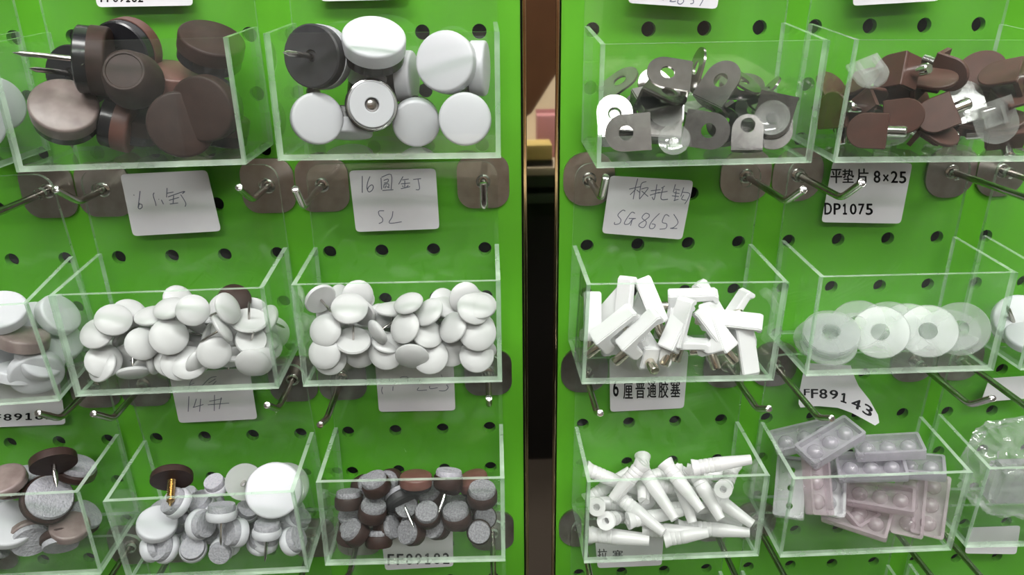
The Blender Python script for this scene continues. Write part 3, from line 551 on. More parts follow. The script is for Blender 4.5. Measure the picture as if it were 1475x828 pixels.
  (('tack', 14.7, 3.9), (-42.2, -27.1, -118.7), (0.999, 0.01, -0.018, 0.047), 'white cap nail by mirrored post, face up, mid-height, centre mid-depth, right of two'),
  (('tack', 14.7, 3.9), (-18.0, -26.4, -119.2), (0.737, 0.201, 0.002, 0.645), 'white cap nail by mirrored post, face up, mid-height, right mid-depth, right of two'),
  (('tack', 14.7, 3.9), (-10.5, -21.5, -122.9), (0.885, 0.006, -0.213, 0.414), 'white cap nail by mirrored post, face up, mid-height, far right mid-depth'),
  (('tack', 15.3, 3.9), (-3.5, -38.5, -113.8), (0.766, 0.227, -0.09, 0.594), 'white cap nail by mirrored post, face up, high, far right front'),
  (('tack', 14.7, 3.9), (-2.6, -27.6, -118.3), (0.771, 0.251, -0.167, 0.561), 'white cap nail by mirrored post, face forward, mid-height, far right mid-depth'),
  (('tack', 15.3, 3.9), (-5.6, -40.6, -114.8), (0.687, 0.367, -0.095, 0.62), 'white cap nail by mirrored post, face forward, high, far right front'),
  (('tack', 14.7, 3.9), (-66.3, -31.9, -132.9), (0.699, 0.196, 0.046, 0.687), 'white cap nail by mirrored post, face up, low, far left mid-depth, right of two'),
  (('tack', 14.7, 3.9), (-21.5, -30.5, -133.8), (0.739, 0.182, 0.019, 0.648), 'white cap nail by mirrored post, face up, low, right mid-depth'),
  (('tack', 14.7, 3.9), (-45.5, -36.1, -131.5), (0.713, 0.19, 0.037, 0.673), 'white cap nail by mirrored post, face up, low, centre front'),
  (('tack', 14.7, 3.9), (-71.8, -32.8, -132.2), (0.69, 0.199, 0.051, 0.695), 'white cap nail by mirrored post, face up, low, far left mid-depth, left of two'),
  (('tack', 14.7, 3.9), (-31.9, -25.3, -135.9), (0.78, 0.093, 0.033, 0.618), 'white cap nail by mirrored post, face up, at floor, centre mid-depth'),
  (('tack', 14.7, 3.9), (-9.4, -19.5, -133.0), (0.794, 0.097, 0.018, 0.599), 'white cap nail by mirrored post, face up, low, far right back, left of three'),
  (('tack', 14.7, 3.9), (-7.2, -20.7, -133.2), (0.805, 0.089, 0.014, 0.586), 'white cap nail by mirrored post, face up, low, far right back, middle of three'),
  (('tack', 15, 3.9), (-60.6, -19.7, -133.2), (0.598, 0.519, -0.111, 0.6), 'white cap nail by mirrored post, face forward, low, left back, right of two'),
  (('tack', 14.5, 3.9), (-63.2, -13.2, -127.8), (0.499, 0.636, -0.038, 0.588), 'white cap nail by mirrored post, face forward, low, left back, left of two'),
  (('tack', 15, 3.9), (-60.2, -16.5, -119.1), (0.807, 0.152, -0.185, 0.541), 'white cap nail by mirrored post, face up, mid-height, left back'),
  (('tack', 14.5, 3.9), (-71.5, -14.5, -132.6), (0.87, -0.018, -0.111, 0.48), 'white cap nail by mirrored post, face up, low, far left back, left of two'),
  (('tack', 14.5, 3.9), (-69.3, -12.7, -119.6), (0.439, 0.638, 0.048, 0.631), 'white cap nail by mirrored post, tilted, mid-height, far left back'),
  (('tack', 15, 3.9), (-23.4, -19.2, -136.5), (0.658, 0.403, -0.475, 0.423), 'white cap nail by mirrored post, face forward, at floor, right back'),
  (('tack', 15, 3.9), (-2.3, -12.0, -130.8), (0.537, 0.214, 0.195, 0.792), 'white cap nail by mirrored post, face up, low, far right back, right of three'),
  (('tack', 15, 3.9), (-9.6, -29.3, -114.3), (0.555, 0.646, -0.225, 0.473), 'white cap nail by mirrored post, face forward, high, far right mid-depth'),
  (('tack', 14.5, 3.9), (-38.6, -16.2, -136.1), (0.66, 0.362, -0.038, 0.657), 'white cap nail by mirrored post, face forward, at floor, centre back'),
  (('tack', 15, 3.9), (-33.1, -18.9, -127.3), (0.679, 0.427, -0.238, 0.548), 'white cap nail by mirrored post, face forward, low, centre back, right of two'),
  (('tack', 15, 3.9), (-20.3, -16.6, -121.7), (0.555, 0.587, -0.099, 0.581), 'white cap nail by mirrored post, face forward, mid-height, right back'),
  (('tack', 15, 3.9), (-53.3, -16.6, -136.4), (0.702, 0.366, -0.33, 0.514), 'white cap nail by mirrored post, face forward, at floor, left back'),
  (('tack', 14.5, 3.9), (-3.6, -12.7, -122.1), (0.512, 0.444, 0.082, 0.731), 'white cap nail by mirrored post, tilted, mid-height, far right back'),
  (('tack', 15, 3.9), (-42.6, -14.2, -128.6), (0.661, 0.365, -0.051, 0.653), 'white cap nail by mirrored post, face forward, low, centre back, left of two'),
  (('tack', 14.5, 3.9), (-71.3, -13.8, -132.5), (0.676, 0.269, 0.011, 0.686), 'white cap nail by mirrored post, face up, low, far left back, right of two'),
  (('tack', 15, 3.9), (-59.0, -24.2, -113.9), (0.554, 0.637, -0.215, 0.49), 'white cap nail by mirrored post, face forward, high, left mid-depth'),
 ],
 'M0': [
  (('glide', 22, 5, 0, 'white_plastic', 'white_plastic', 0), (-202.5, -38.3, -141.2), (0.454, 0.798, -0.123, 0.377), 'white glide tipped down at the right front floor of the left-edge bin'),
  (('glide', 26, 5, 0, 'white_plastic', 'white_plastic', 0), (-222.2, -36.3, -134.2), (0.39, 0.591, 0.152, 0.69), 'big white glide on the left of the left-edge bin, facing right'),
  (('glide', 20, 5.5, 0, 'grey_brown', 'black_rubber', 16), (-204.8, -36.9, -125.3), (0.958, -0.011, 0.153, 0.242), 'brown flat-topped nail glide among the white ones'),
  (('glide', 20, 5, 0, 'white_plastic', 'white_plastic', 0), (-200.7, -35.4, -135.3), (0.49, 0.476, 0.086, 0.725), 'large white cap at the left edge, face forward, low, far right front'),
  (('glide', 23, 5, 0, 'white_plastic', 'white_plastic', 12), (-209.5, -18.3, -126.4), (0.552, 0.428, 0.015, 0.715), 'large white cap at the left edge, face forward, mid-height, right back'),
  (('glide', 22, 5, 0, 'white_plastic', 'white_plastic', 10), (-212.8, -35.7, -112.4), (0.691, 0.238, -0.082, 0.678), 'large white cap at the left edge, face up, high, right mid-depth'),
  (('glide', 22, 5, 0, 'white_plastic', 'white_plastic', 0), (-202.2, -17.1, -134.7), (0.489, 0.392, 0.121, 0.769), 'large white cap at the left edge, tilted, low, far right back'),
  (('glide', 21, 5, 0, 'white_plastic', 'white_plastic', 0), (-210.3, -16.7, -140.2), (0.636, 0.137, 0.105, 0.752), 'large white cap at the left edge, face up, at floor, right back'),
  (('glide', 24, 5, 0, 'white_plastic', 'white_plastic', 0), (-232.3, -30.6, -136.5), (0.577, 0.47, -0.083, 0.663), 'large white cap at the left edge, face forward, low, centre mid-depth'),
  (('glide', 24, 5, 0, 'white_plastic', 'white_plastic', 0), (-227.2, -34.9, -115.6), (0.663, 0.304, -0.104, 0.677), 'large white cap at the left edge, face forward, high, centre mid-depth'),
  (('glide', 24, 5, 0, 'white_plastic', 'white_plastic', 0), (-243.5, -24.4, -137.3), (0.539, 0.371, 0.064, 0.754), 'large white cap at the left edge, face forward, low, left mid-depth'),
  (('glide', 20, 5, 0, 'white_plastic', 'white_plastic', 0), (-212.1, -35.6, -141.4), (0.957, -0.033, 0.148, 0.247), 'large white cap at the left edge, face up, at floor, right front'),
  (('glide', 20, 5, 0, 'white_plastic', 'white_plastic', 0), (-199.8, -16.3, -122.2), (0.421, 0.449, 0.158, 0.772), 'large white cap at the left edge, tilted, mid-height, far right back'),
 ],
 'M3': [
  (('hooksupport',), (67.6, -43.0, -127.0), (0.902, 0.203, -0.367, 0.105), 'white support bar slanting up right in front, left of centre'),
  (('hooksupport',), (56.5, -40.2, -125.3), (0.914, 0.233, -0.311, 0.116), 'white support bar slanting up right against the left wall'),
  (('hooksupport',), (85.9, -38.6, -127.5), (0.815, 0.241, -0.415, 0.324), 'white support bar leaning steeply in the middle of its bin'),
  (('hooksupport',), (103.8, -41.3, -128.2), (0.365, 0.277, -0.426, 0.78), 'white support bar slanting up left on the right side'),
  (('hooksupport',), (90.0, -39.2, -135.8), (0.983, -0.045, -0.031, -0.173), 'white support lying level at the front floor, block down'),
  (('hooksupport',), (118.9, -41.7, -138.9), (0.595, 0.475, 0.392, -0.517), 'white support in the lower right corner with its steel pin up'),
  (('hooksupport',), (63.3, -33.8, -138.5), (0.549, 0.787, -0.28, -0.026), 'white support at the lower left, pin pointing down left'),
  (('hooksupport',), (73.7, -30.5, -136.8), (0.653, 0.096, -0.013, 0.751), 'white pin support, flat, low, left mid-depth, right of two'),
  (('hooksupport',), (76.8, -27.0, -119.5), (0.494, 0.295, -0.426, 0.698), 'white support bar standing highest, leaning left above the rim'),
  (('hooksupport',), (63.8, -29.1, -118.4), (0.727, 0.176, -0.57, 0.341), 'upright white support with its hooked lip to the right'),
  (('hooksupport',), (117.2, -24.1, -126.8), (0.88, 0.01, -0.463, 0.106), 'white support curving up to the right at the right end'),
  (('hooksupport',), (103.8, -39.2, -128.1), (0.321, 0.514, -0.038, 0.794), 'white pin support, tilted, mid-height, right front'),
  (('hooksupport',), (49.0, -29.2, -125.6), (0.587, 0.415, -0.356, 0.597), 'white pin support, facing forward, mid-height, far left mid-depth'),
  (('hooksupport',), (96.7, -23.5, -118.2), (0.991, 0.072, -0.047, -0.1), 'white support lying level on top of the middle of the heap'),
  (('hooksupport',), (108.2, -18.3, -124.6), (0.279, 0.417, -0.207, 0.84), 'white pin support, tilted, mid-height, right back'),
  (('hooksupport',), (113.4, -38.0, -125.3), (0.895, 0.401, -0.086, -0.175), 'white pin support, facing forward, mid-height, far right front'),
  (('hooksupport',), (87.9, -38.4, -125.9), (0.758, 0.227, -0.532, 0.3), 'white pin support, facing forward, mid-height, centre front'),
  (('hooksupport',), (89.2, -24.6, -128.7), (0.588, 0.511, -0.232, 0.583), 'white pin support, facing forward, mid-height, centre mid-depth'),
  (('hooksupport',), (72.5, -17.8, -128.4), (0.684, 0.507, -0.234, 0.47), 'white pin support, facing forward, mid-height, left back, right of two'),
  (('hooksupport',), (58.8, -20.1, -125.1), (0.804, 0.403, -0.398, 0.18), 'white pin support, facing forward, mid-height, left back, left of two'),
  (('hooksupport',), (113.6, -31.8, -137.4), (0.993, 0.052, -0.057, -0.087), 'white pin support, flat, low, far right mid-depth'),
  (('hooksupport',), (64.2, -27.9, -134.3), (0.998, 0.058, -0.027, -0.018), 'white pin support, flat, low, left mid-depth, left of two'),
 ],
 'M4': [
  (('washer', 25, 8, 1.4), (183.2, -36.4, -134.1), (0.798, 0.247, -0.397, 0.38), 'clear washer facing forward at the front, left of centre'),
  (('washer', 25, 8, 1.4), (204.9, -38.1, -133.5), (0.803, 0.235, -0.411, 0.364), 'clear washer facing forward at the front, right of centre'),
  (('washer', 25, 8, 1.4), (159.6, -36.8, -132.9), (0.861, 0.159, -0.19, 0.445), 'clear washer topmost in the leaning stack at the left'),
  (('washer', 25, 8, 1.4), (160.3, -35.2, -134.9), (0.861, 0.158, -0.188, 0.445), 'clear washer second from the top in the leaning stack at the left'),
  (('washer', 25, 8, 1.4), (161.0, -33.7, -136.9), (0.861, 0.157, -0.187, 0.446), 'clear washer third from the top in the leaning stack at the left'),
  (('washer', 25, 8, 1.4), (158.7, -30.2, -139.8), (0.861, 0.156, -0.186, 0.446), 'clear washer fourth from the top in the leaning stack at the left'),
  (('washer', 25, 8, 1.4), (165.0, -25.6, -139.3), (0.862, 0.156, -0.185, 0.446), 'clear washer fifth from the top in the leaning stack at the left'),
  (('washer', 25, 8, 1.4), (160.0, -35.2, -140.0), (0.862, 0.155, -0.183, 0.446), 'clear washer lowest in the leaning stack at the left'),
  (('washer', 25, 8, 1.4), (219.9, -37.9, -132.9), (0.783, 0.219, -0.484, 0.323), 'clear washer facing forward beside the right wall'),
  (('washer', 25, 8, 1.4), (193.6, -24.3, -135.4), (0.861, 0.155, -0.295, 0.384), 'clear flat washer, face forward, low, centre mid-depth, right of two'),
  (('washer', 25, 8, 1.4), (179.4, -22.5, -135.7), (0.847, 0.157, -0.351, 0.367), 'clear flat washer, face forward, low, centre mid-depth, left of two'),
  (('washer', 25, 8, 1.4), (204.3, -24.1, -137.4), (0.835, 0.212, -0.308, 0.405), 'clear flat washer, face forward, at floor, right mid-depth'),
  (('washer', 25, 8, 1.4), (216.9, -21.0, -141.5), (0.95, -0.028, -0.09, 0.296), 'clear flat washer, face up, at floor, far right mid-depth, left of two'),
  (('washer', 25, 8, 1.4), (217.2, -23.9, -143.0), (0.951, -0.03, -0.088, 0.295), 'clear flat washer, face up, at floor, far right mid-depth, right of two'),
  (('washer', 25, 8, 1.4), (216.6, -18.9, -139.6), (0.962, 0.005, -0.086, -0.258), 'clear flat washer, face up, at floor, far right back'),
  (('washer', 25, 8, 1.4), (216.7, -36.0, -134.2), (0.889, 0.12, -0.206, 0.391), 'clear flat washer, face up, low, far right front'),
  (('washer', 25, 8, 1.4), (198.2, -23.2, -139.5), (0.903, 0.063, -0.258, 0.338), 'clear flat washer, face up, at floor, right mid-depth'),
  (('washer', 25, 8, 1.4), (181.1, -19.3, -140.9), (0.902, 0.077, -0.191, 0.38), 'clear flat washer, face up, at floor, centre back'),
 ],
 'B0': [
  (('glide', 25, 4, 0, 'white_plastic', 'white_plastic', 16), (-236.4, -34.6, -224.6), (0.625, 0.259, 0.005, 0.736), 'white domed glide at the front of the lower left-edge bin'),
  (('felt', 24, 4.5, 2.6, 'brown_plastic', 'felt_light', 0), (-213.7, -35.7, -209.7), (0.527, 0.441, 0.084, 0.721), 'brown glide with a big light grey felt face turned forward'),
  (('felt', 17, 4.5, 2.6, 'brown_plastic', 'felt_light', 0), (-242.4, -36.4, -234.2), (0.263, 0.597, 0.356, 0.669), 'brown felt glide at the lower left edge, on edge, at floor, centre front'),
  (('felt', 18, 4.5, 2.6, 'brown_plastic', 'felt_light', 0), (-211.5, -39.2, -233.0), (0.473, 0.846, 0.247, 0.025), 'dark brown glide upside down on the floor at the right'),
  (('felt', 20, 4.5, 2.6, 'grey_brown', 'felt_light', 0), (-227.3, -36.4, -232.6), (0.497, 0.752, -0.098, 0.422), 'brown felt glide at the lower left edge, tilted, low, centre front'),
  (('glide', 18, 4, 0, 'grey_brown', 'black_rubber', 14), (-207.2, -36.4, -226.5), (0.659, 0.161, 0.035, 0.734), 'brown felt glide at the lower left edge, face up, low, right front'),
  (('glide', 20, 4.5, 0, 'brown_plastic', 'black_rubber', 12), (-206.2, -37.0, -188.0), (0.886, -0.417, -0.203, 0.01), 'dark brown glide on top of the pile, underside showing'),
  (('felt', 23, 4.5, 2.6, 'brown_red', 'felt_light', 0), (-233.4, -24.9, -206.0), (0.743, -0.017, 0.007, 0.669), 'brown felt glide at the lower left edge, face up, on top, centre mid-depth'),
  (('felt', 20, 4.5, 2.6, 'brown_plastic', 'felt_light', 0), (-205.3, -22.8, -201.3), (0.547, 0.14, 0.203, 0.8), 'brown felt glide at the lower left edge, face up, on top, far right mid-depth'),
  (('felt', 19, 4.5, 2.6, 'brown_plastic', 'felt_light', 0), (-208.7, -20.3, -232.0), (0.411, 0.344, 0.264, 0.802), 'brown felt glide at the lower left edge, tilted, low, right back'),
  (('glide', 20, 4, 0, 'grey_brown', 'black_rubber', 10), (-230.2, -39.0, -196.7), (0.727, 0.081, -0.075, 0.678), 'brown felt glide at the lower left edge, face up, on top, centre front'),
  (('felt', 22, 4.5, 2.6, 'brown_plastic', 'felt_light', 0), (-257.1, -27.6, -231.1), (0.577, 0.373, 0.013, 0.726), 'brown felt glide at the lower left edge, face forward, low, left mid-depth'),
  (('felt', 22, 4.5, 2.6, 'brown_plastic', 'felt_light', 0), (-253.0, -20.8, -220.4), (0.511, 0.238, 0.183, 0.806), 'brown felt glide at the lower left edge, face up, mid-height, left back'),
  (('felt', 20, 4.5, 2.6, 'brown_red', 'felt_light', 0), (-226.0, -14.4, -230.7), (0.53, 0.09, 0.242, 0.808), 'brown felt glide at the lower left edge, face up, low, centre back'),
  (('felt', 22, 4.5, 2.6, 'brown_plastic', 'felt_light', 0), (-253.9, -36.9, -208.3), (0.501, 0.238, 0.189, 0.81), 'brown felt glide at the lower left edge, face up, high, left front'),
  (('felt', 20, 4.5, 2.6, 'brown_plastic', 'felt_light', 0), (-236.0, -19.4, -234.7), (0.956, -0.106, 0.127, 0.242), 'brown felt glide at the lower left edge, face up, at floor, centre back'),
 ],
 'B1': [
  (('glide', 19, 4, 0, 'white_plastic', 'white_plastic', 11), (-164.9, -36.4, -226.3), (0.666, 0.237, -0.012, 0.707), 'white round cap glide at the left front of its bin, nail below'),
  (('felt', 15, 4.2, 3.2, 'white_plastic', 'felt_light', 0), (-163.1, -39.0, -238.8), (0.716, 0.1, -0.402, 0.563), 'white felt glide leaning with its felt to the left, beside the round cap'),
  (('felt', 13, 4.2, 3.2, 'white_plastic', 'felt_light', 10), (-147.4, -42.0, -237.6), (0.677, 0.315, -0.137, 0.651), 'white glide at the front floor with its felt face turned forward'),
  (('felt', 13, 4.2, 3.2, 'white_plastic', 'felt_light', 0), (-167.6, -38.5, -239.0), (0.377, 0.491, 0.287, 0.731), 'white felt glide on edge in the lower left corner'),
  (('felt', 15, 4.2, 3.2, 'white_plastic', 'felt_light', 10), (-141.8, -39.8, -225.1), (0.478, 0.579, 0.15, 0.644), 'white glide in the middle with its felt turned right'),
  (('felt', 14.5, 4.2, 3.2, 'white_plastic', 'felt_light', 13), (-130.4, -41.7, -216.2), (0.969, -0.183, 0.051, 0.159), 'white glide upright in the middle with its nail straight down'),
  (('felt', 14, 4.2, 3.2, 'white_plastic', 'felt_light', 0), (-125.7, -42.2, -229.0), (0.7, 0.019, -0.513, 0.496), 'small white felt glide, tilted, low, centre front'),
  (('felt', 14, 4.2, 3.2, 'white_plastic', 'felt_light', 13), (-110.2, -41.5, -227.7), (0.978, -0.144, 0.069, 0.134), 'white glide right of centre with its nail slanting down left'),
  (('felt', 14, 4.2, 3.2, 'white_plastic', 'felt_light', 0), (-115.5, -36.7, -238.5), (0.696, 0.207, 0.01, 0.688), 'small white felt glide, face forward, at floor, right front'),
  (('felt', 14, 4.2, 3.2, 'white_plastic', 'felt_light', 0), (-98.3, -40.3, -236.3), (0.475, 0.453, 0.221, 0.721), 'small white felt glide, tilted, at floor, far right front'),
  (('felt', 12, 4.2, 3.2, 'white_plastic', 'felt_light', 10), (-133.9, -42.5, -239.6), (0.575, 0.514, -0.428, 0.472), 'small white felt glide, tilted, at floor, centre front'),
  (('glide', 27, 3.6, 0, 'white_plastic', 'white_plastic', 14), (-106.5, -34.4, -210.7), (0.667, 0.405, -0.181, 0.598), 'largest flat white disc glide standing up at the right of its bin'),
  (('glide', 24, 3.6, 0, 'milky_plastic', 'milky_plastic', 10), (-105.7, -19.2, -219.0), (0.674, 0.373, -0.108, 0.629), 'pale disc glide behind the largest white disc'),
  (('glide', 18, 3, 0, 'milky_plastic', 'milky_plastic', 11), (-121.7, -30.2, -207.9), (0.478, -0.634, -0.55, -0.26), 'translucent disc glide left of the largest disc, nail facing out'),
  (('screwglide', 19.5), (-155.5, -31.8, -202.7), (0.826, -0.465, -0.238, -0.213), 'dark brown disc glide with a brass screw pointing down'),
  (('felt', 15, 4.2, 3.2, 'white_plastic', 'felt_light', 0), (-153.7, -37.3, -213.4), (0.775, -0.014, -0.357, 0.521), 'white glide on edge leaning in front of the brown screw one'),
  (('felt', 14, 4.2, 3.2, 'white_plastic', 'felt_light', 0), (-147.3, -25.0, -223.3), (0.789, 0.024, -0.155, 0.594), 'small white felt glide, face up, mid-height, left mid-depth'),
  (('felt', 11, 4.2, 3.2, 'white_plastic', 'felt_light', 10), (-136.2, -29.9, -209.4), (0.768, 0.096, -0.134, 0.619), 'small white felt glide, face up, high, centre mid-depth'),
  (('felt', 12, 4.2, 3.2, 'white_plastic', 'felt_light', 0), (-123.1, -28.4, -226.1), (0.653, 0.297, 0.02, 0.697), 'small white felt glide, face forward, mid-height, right mid-depth'),
  (('felt', 14, 4.2, 3.2, 'white_plastic', 'felt_light', 0), (-104.2, -26.2, -236.8), (0.684, 0.117, 0.118, 0.711), 'small white felt glide, face up, at floor, far right mid-depth, left of two'),
  (('felt', 13, 4.2, 3.2, 'white_plastic', 'felt_light', 0), (-99.2, -25.4, -235.1), (0.543, 0.284, 0.216, 0.761), 'small white felt glide, face up, at floor, far right mid-depth, right of two'),
  (('felt', 13, 4.2, 3.2, 'white_plastic', 'felt_light', 0), (-163.7, -24.0, -238.8), (0.638, 0.066, 0.171, 0.748), 'small white felt glide, face up, at floor, far left mid-depth'),
  (('felt', 13, 4.2, 3.2, 'white_plastic', 'felt_light', 0), (-145.1, -16.7, -232.5), (0.689, 0.107, 0.084, 0.712), 'small white felt glide, face up, low, left back, right of two'),
  (('felt', 13, 4.2, 3.2, 'white_plastic', 'felt_light', 0), (-112.9, -37.2, -237.6), (0.628, 0.12, 0.191, 0.745), 'small white felt glide, face up, at floor, right front'),
  (('felt', 13, 4.2, 3.2, 'white_plastic', 'felt_light', 0), (-151.4, -29.9, -240.4), (0.646, 0.054, 0.175, 0.741), 'small white felt glide, face up, at floor, left mid-depth'),
  (('felt', 13, 4.2, 3.2, 'white_plastic', 'felt_light', 0), (-132.4, -36.6, -239.1), (0.668, 0.047, 0.169, 0.723), 'small white felt glide, face up, at floor, centre front'),
  (('felt', 13.5, 4.2, 3.2, 'white_plastic', 'felt_light', 0), (-124.2, -23.1, -237.7), (0.541, 0.254, -0.652, 0.466), 'small white felt glide, tilted, at floor, right mid-depth'),
  (('felt', 13.5, 4.2, 3.2, 'white_plastic', 'felt_light', 0), (-169.0, -21.8, -229.6), (0.807, -0.056, -0.155, 0.567), 'small white felt glide, face up, low, far left mid-depth'),
  (('felt', 13.5, 4.2, 3.2, 'white_plastic', 'felt_light', 0), (-134.0, -28.3, -229.4), (0.411, 0.415, 0.27, 0.766), 'small white felt glide, tilted, low, centre mid-depth'),
  (('felt', 13.5, 4.2, 3.2, 'white_plastic', 'felt_light', 0), (-142.3, -28.3, -238.6), (0.548, 0.626, -0.368, 0.416), 'small white felt glide, tilted, at floor, centre mid-depth'),
  (('felt', 13.5, 4.2, 3.2, 'white_plastic', 'felt_light', 0), (-120.5, -12.9, -235.8), (0.608, 0.553, -0.213, 0.528), 'small white felt glide, face forward, at floor, right back'),
  (('felt', 13.5, 4.2, 3.2, 'white_plastic', 'felt_light', 0), (-113.5, -20.6, -227.7), (0.811, -0.002, -0.19, 0.553), 'small white felt glide, face up, low, right back'),
  (('felt', 13.5, 4.2, 3.2, 'white_plastic', 'felt_light', 0), (-157.0, -13.8, -238.4), (0.709, 0.241, -0.151, 0.646), 'small white felt glide, face forward, at floor, left back'),
  (('felt', 13.5, 4.2, 3.2, 'white_plastic', 'felt_light', 0), (-159.3, -12.8, -228.6), (0.789, -0.01, -0.103, 0.605), 'small white felt glide, face up, low, left back, left of two'),
  (('felt', 13.5, 4.2, 3.2, 'white_plastic', 'felt_light', 0), (-106.3, -13.2, -237.4), (0.843, -0.121, -0.114, 0.511), 'small white felt glide, face up, at floor, far right back'),
  (('felt', 13.5, 4.2, 3.2, 'white_plastic', 'felt_light', 0), (-169.7, -12.4, -238.5), (0.377, 0.736, 0.22, 0.518), 'small white felt glide, tilted, at floor, far left back'),
 ],
 'B2': [
  (('felt', 12.5, 6, 2.6, 'brown_plastic', 'felt', 0), (-6.6, -42.8, -233.7), (0.721, 0.37, -0.26, 0.525), 'brown felt glide facing forward at the lower right, grey round face'),
  (('felt', 15, 6, 2.6, 'brown_plastic', 'felt', 0), (-17.7, -39.5, -224.2), (0.846, -0.02, -0.057, 0.529), 'larger brown glide right of centre with its felt turned up'),
  (('felt', 13.5, 6, 2.6, 'brown_plastic', 'felt', 0), (-41.6, -39.2, -235.0), (0.717, 0.079, -0.508, 0.471), 'brown glide on edge in the middle front, felt left'),
  (('felt', 13.5, 6, 2.6, 'brown_plastic', 'felt', 0), (-28.9, -36.5, -234.1), (0.731, 0.137, -0.466, 0.478), 'brown glide with dotted felt face tilted left, right of centre'),
  (('felt', 13.5, 6, 2.6, 'brown_plastic', 'felt', 12), (-51.4, -36.0, -234.2), (0.472, 0.52, 0.201, 0.683), 'brown glide on edge with a bright nail crossing to the left'),
  (('felt', 13, 6, 2.6, 'brown_plastic', 'felt', 13), (-68.8, -41.6, -230.9), (0.816, -0.093, -0.32, 0.471), 'brown glide in the lower left corner with its nail along the floor'),
  (('felt', 14, 6, 2.6, 'brown_plastic', 'felt', 0), (-58.5, -37.7, -220.9), (0.74, 0.047, 0.11, 0.662), 'brown glide at the left with its felt turned up'),
  (('felt', 12.5, 6, 2.6, 'brown_plastic', 'felt', 0), (-3.6, -30.8, -234.3), (0.719, 0.384, -0.217, 0.538), 'brown felt glide facing forward behind the lower right one'),
  (('felt', 13, 6, 2.6, 'brown_plastic', 'felt', 0), (-31.9, -40.3, -223.0), (0.779, 0.181, -0.154, 0.58), 'small brown felt glide, face forward, mid-height, centre front'),
  (('felt', 15, 6, 2.6, 'brown_plastic', 'felt', 0), (-4.5, -40.6, -211.5), (0.826, 0.034, -0.009, 0.563), 'brown glide at the upper right with its felt turned up'),
  (('felt', 13, 6, 2.6, 'brown_plastic', 'felt', 0), (-72.5, -27.6, -232.7), (0.822, -0.0, -0.167, 0.544), 'small brown felt glide, face up, low, far left mid-depth'),
  (('felt', 14, 6, 2.6, 'brown_plastic', 'felt', 0), (-71.6, -29.6, -219.2), (0.979, -0.183, 0.028, 0.082), 'small brown felt glide, face up, mid-height, far left mid-depth'),
  (('felt', 17, 5, 2.6, 'black_matt', 'felt_light', 13), (-45.7, -29.9, -220.1), (0.859, -0.453, -0.24, -0.009), 'upturned dark glide with pale felt rim and nail pointing down right'),
  (('glide', 16, 5, 2, 'brown_red', 'black_rubber', 0), (-37.0, -34.0, -207.7), (0.994, -0.094, 0.025, 0.04), 'smooth reddish brown cap on top of the felt glides'),
  (('felt', 14, 6, 2.6, 'brown_plastic', 'felt', 0), (-31.4, -25.1, -222.7), (0.844, -0.039, -0.243, 0.476), 'small brown felt glide, face up, mid-height, centre mid-depth'),
  (('felt', 14.5, 6, 2.6, 'brown_plastic', 'felt_light', 0), (-20.9, -32.2, -207.1), (0.982, -0.174, 0.067, 0.015), 'pale felt glide standing highest right of the smooth cap'),
  (('glide', 16, 5, 2, 'brown_red', 'black_rubber', 0), (-9.2, -24.5, -216.4), (0.88, -0.085, -0.112, 0.455), 'reddish brown cap at the upper right of the felt glides'),
  (('felt', 13.5, 6, 2.6, 'brown_plastic', 'felt', 0), (-18.7, -24.4, -230.4), (0.868, -0.103, -0.039, 0.485), 'small brown felt glide, face up, low, right mid-depth'),
  (('felt', 14, 6, 2.6, 'brown_plastic', 'felt', 12), (-20.3, -31.3, -209.9), (0.504, -0.405, -0.267, -0.715), 'brown glide whose bright nail slants down left, right of centre'),
  (('felt', 13, 6, 2.6, 'brown_plastic', 'felt', 0), (-59.7, -24.8, -225.0), (0.784, 0.05, 0.013, 0.618), 'small brown felt glide, face up, mid-height, left mid-depth'),
  (('felt', 14, 6, 2.6, 'brown_plastic', 'felt', 0), (-57.3, -33.7, -208.3), (0.848, -0.052, -0.119, 0.514), 'small brown felt glide, face up, high, left front'),
  (('felt', 13.5, 6, 2.6, 'brown_plastic', 'felt', 0), (-56.8, -38.0, -236.6), (0.969, -0.236, 0.021, 0.066), 'small brown felt glide, face up, at floor, left front'),
  (('felt', 12, 6, 2.6, 'brown_plastic', 'felt', 0), (-48.6, -22.0, -234.6), (0.831, -0.005, -0.082, 0.55), 'small brown felt glide, face up, at floor, left mid-depth'),
  (('felt', 13, 6, 2.6, 'brown_plastic', 'felt', 0), (-34.1, -22.3, -236.0), (0.748, 0.045, 0.129, 0.649), 'small brown felt glide, face up, at floor, centre mid-depth'),
  (('felt', 13, 6, 2.6, 'brown_plastic', 'felt', 0), (-5.8, -17.6, -226.3), (0.771, -0.012, 0.158, 0.617), 'small brown felt glide, face up, low, far right back'),
  (('felt', 13, 6, 2.6, 'brown_plastic', 'felt', 0), (-70.5, -37.8, -234.2), (0.726, -0.023, 0.184, 0.662), 'small brown felt glide, face up, at floor, far left front'),
  (('felt', 13, 6, 2.6, 'brown_plastic', 'felt', 0), (-16.2, -27.7, -234.7), (0.766, 0.034, 0.127, 0.629), 'small brown felt glide, face up, at floor, right mid-depth'),
  (('felt', 13, 6, 2.6, 'brown_plastic', 'felt', 0), (-40.6, -34.1, -235.1), (0.739, 0.04, 0.138, 0.659), 'small brown felt glide, face up, at floor, centre front'),
  (('felt', 13, 6, 2.6, 'brown_plastic', 'felt', 0), (-71.1, -27.7, -235.4), (0.715, 0.043, 0.149, 0.682), 'small brown felt glide, face up, at floor, far left mid-depth'),
  (('felt', 13, 6, 2.6, 'brown_plastic', 'felt', 0), (-61.1, -16.4, -235.0), (0.818, 0.005, -0.278, 0.503), 'small brown felt glide, face up, at floor, left back'),
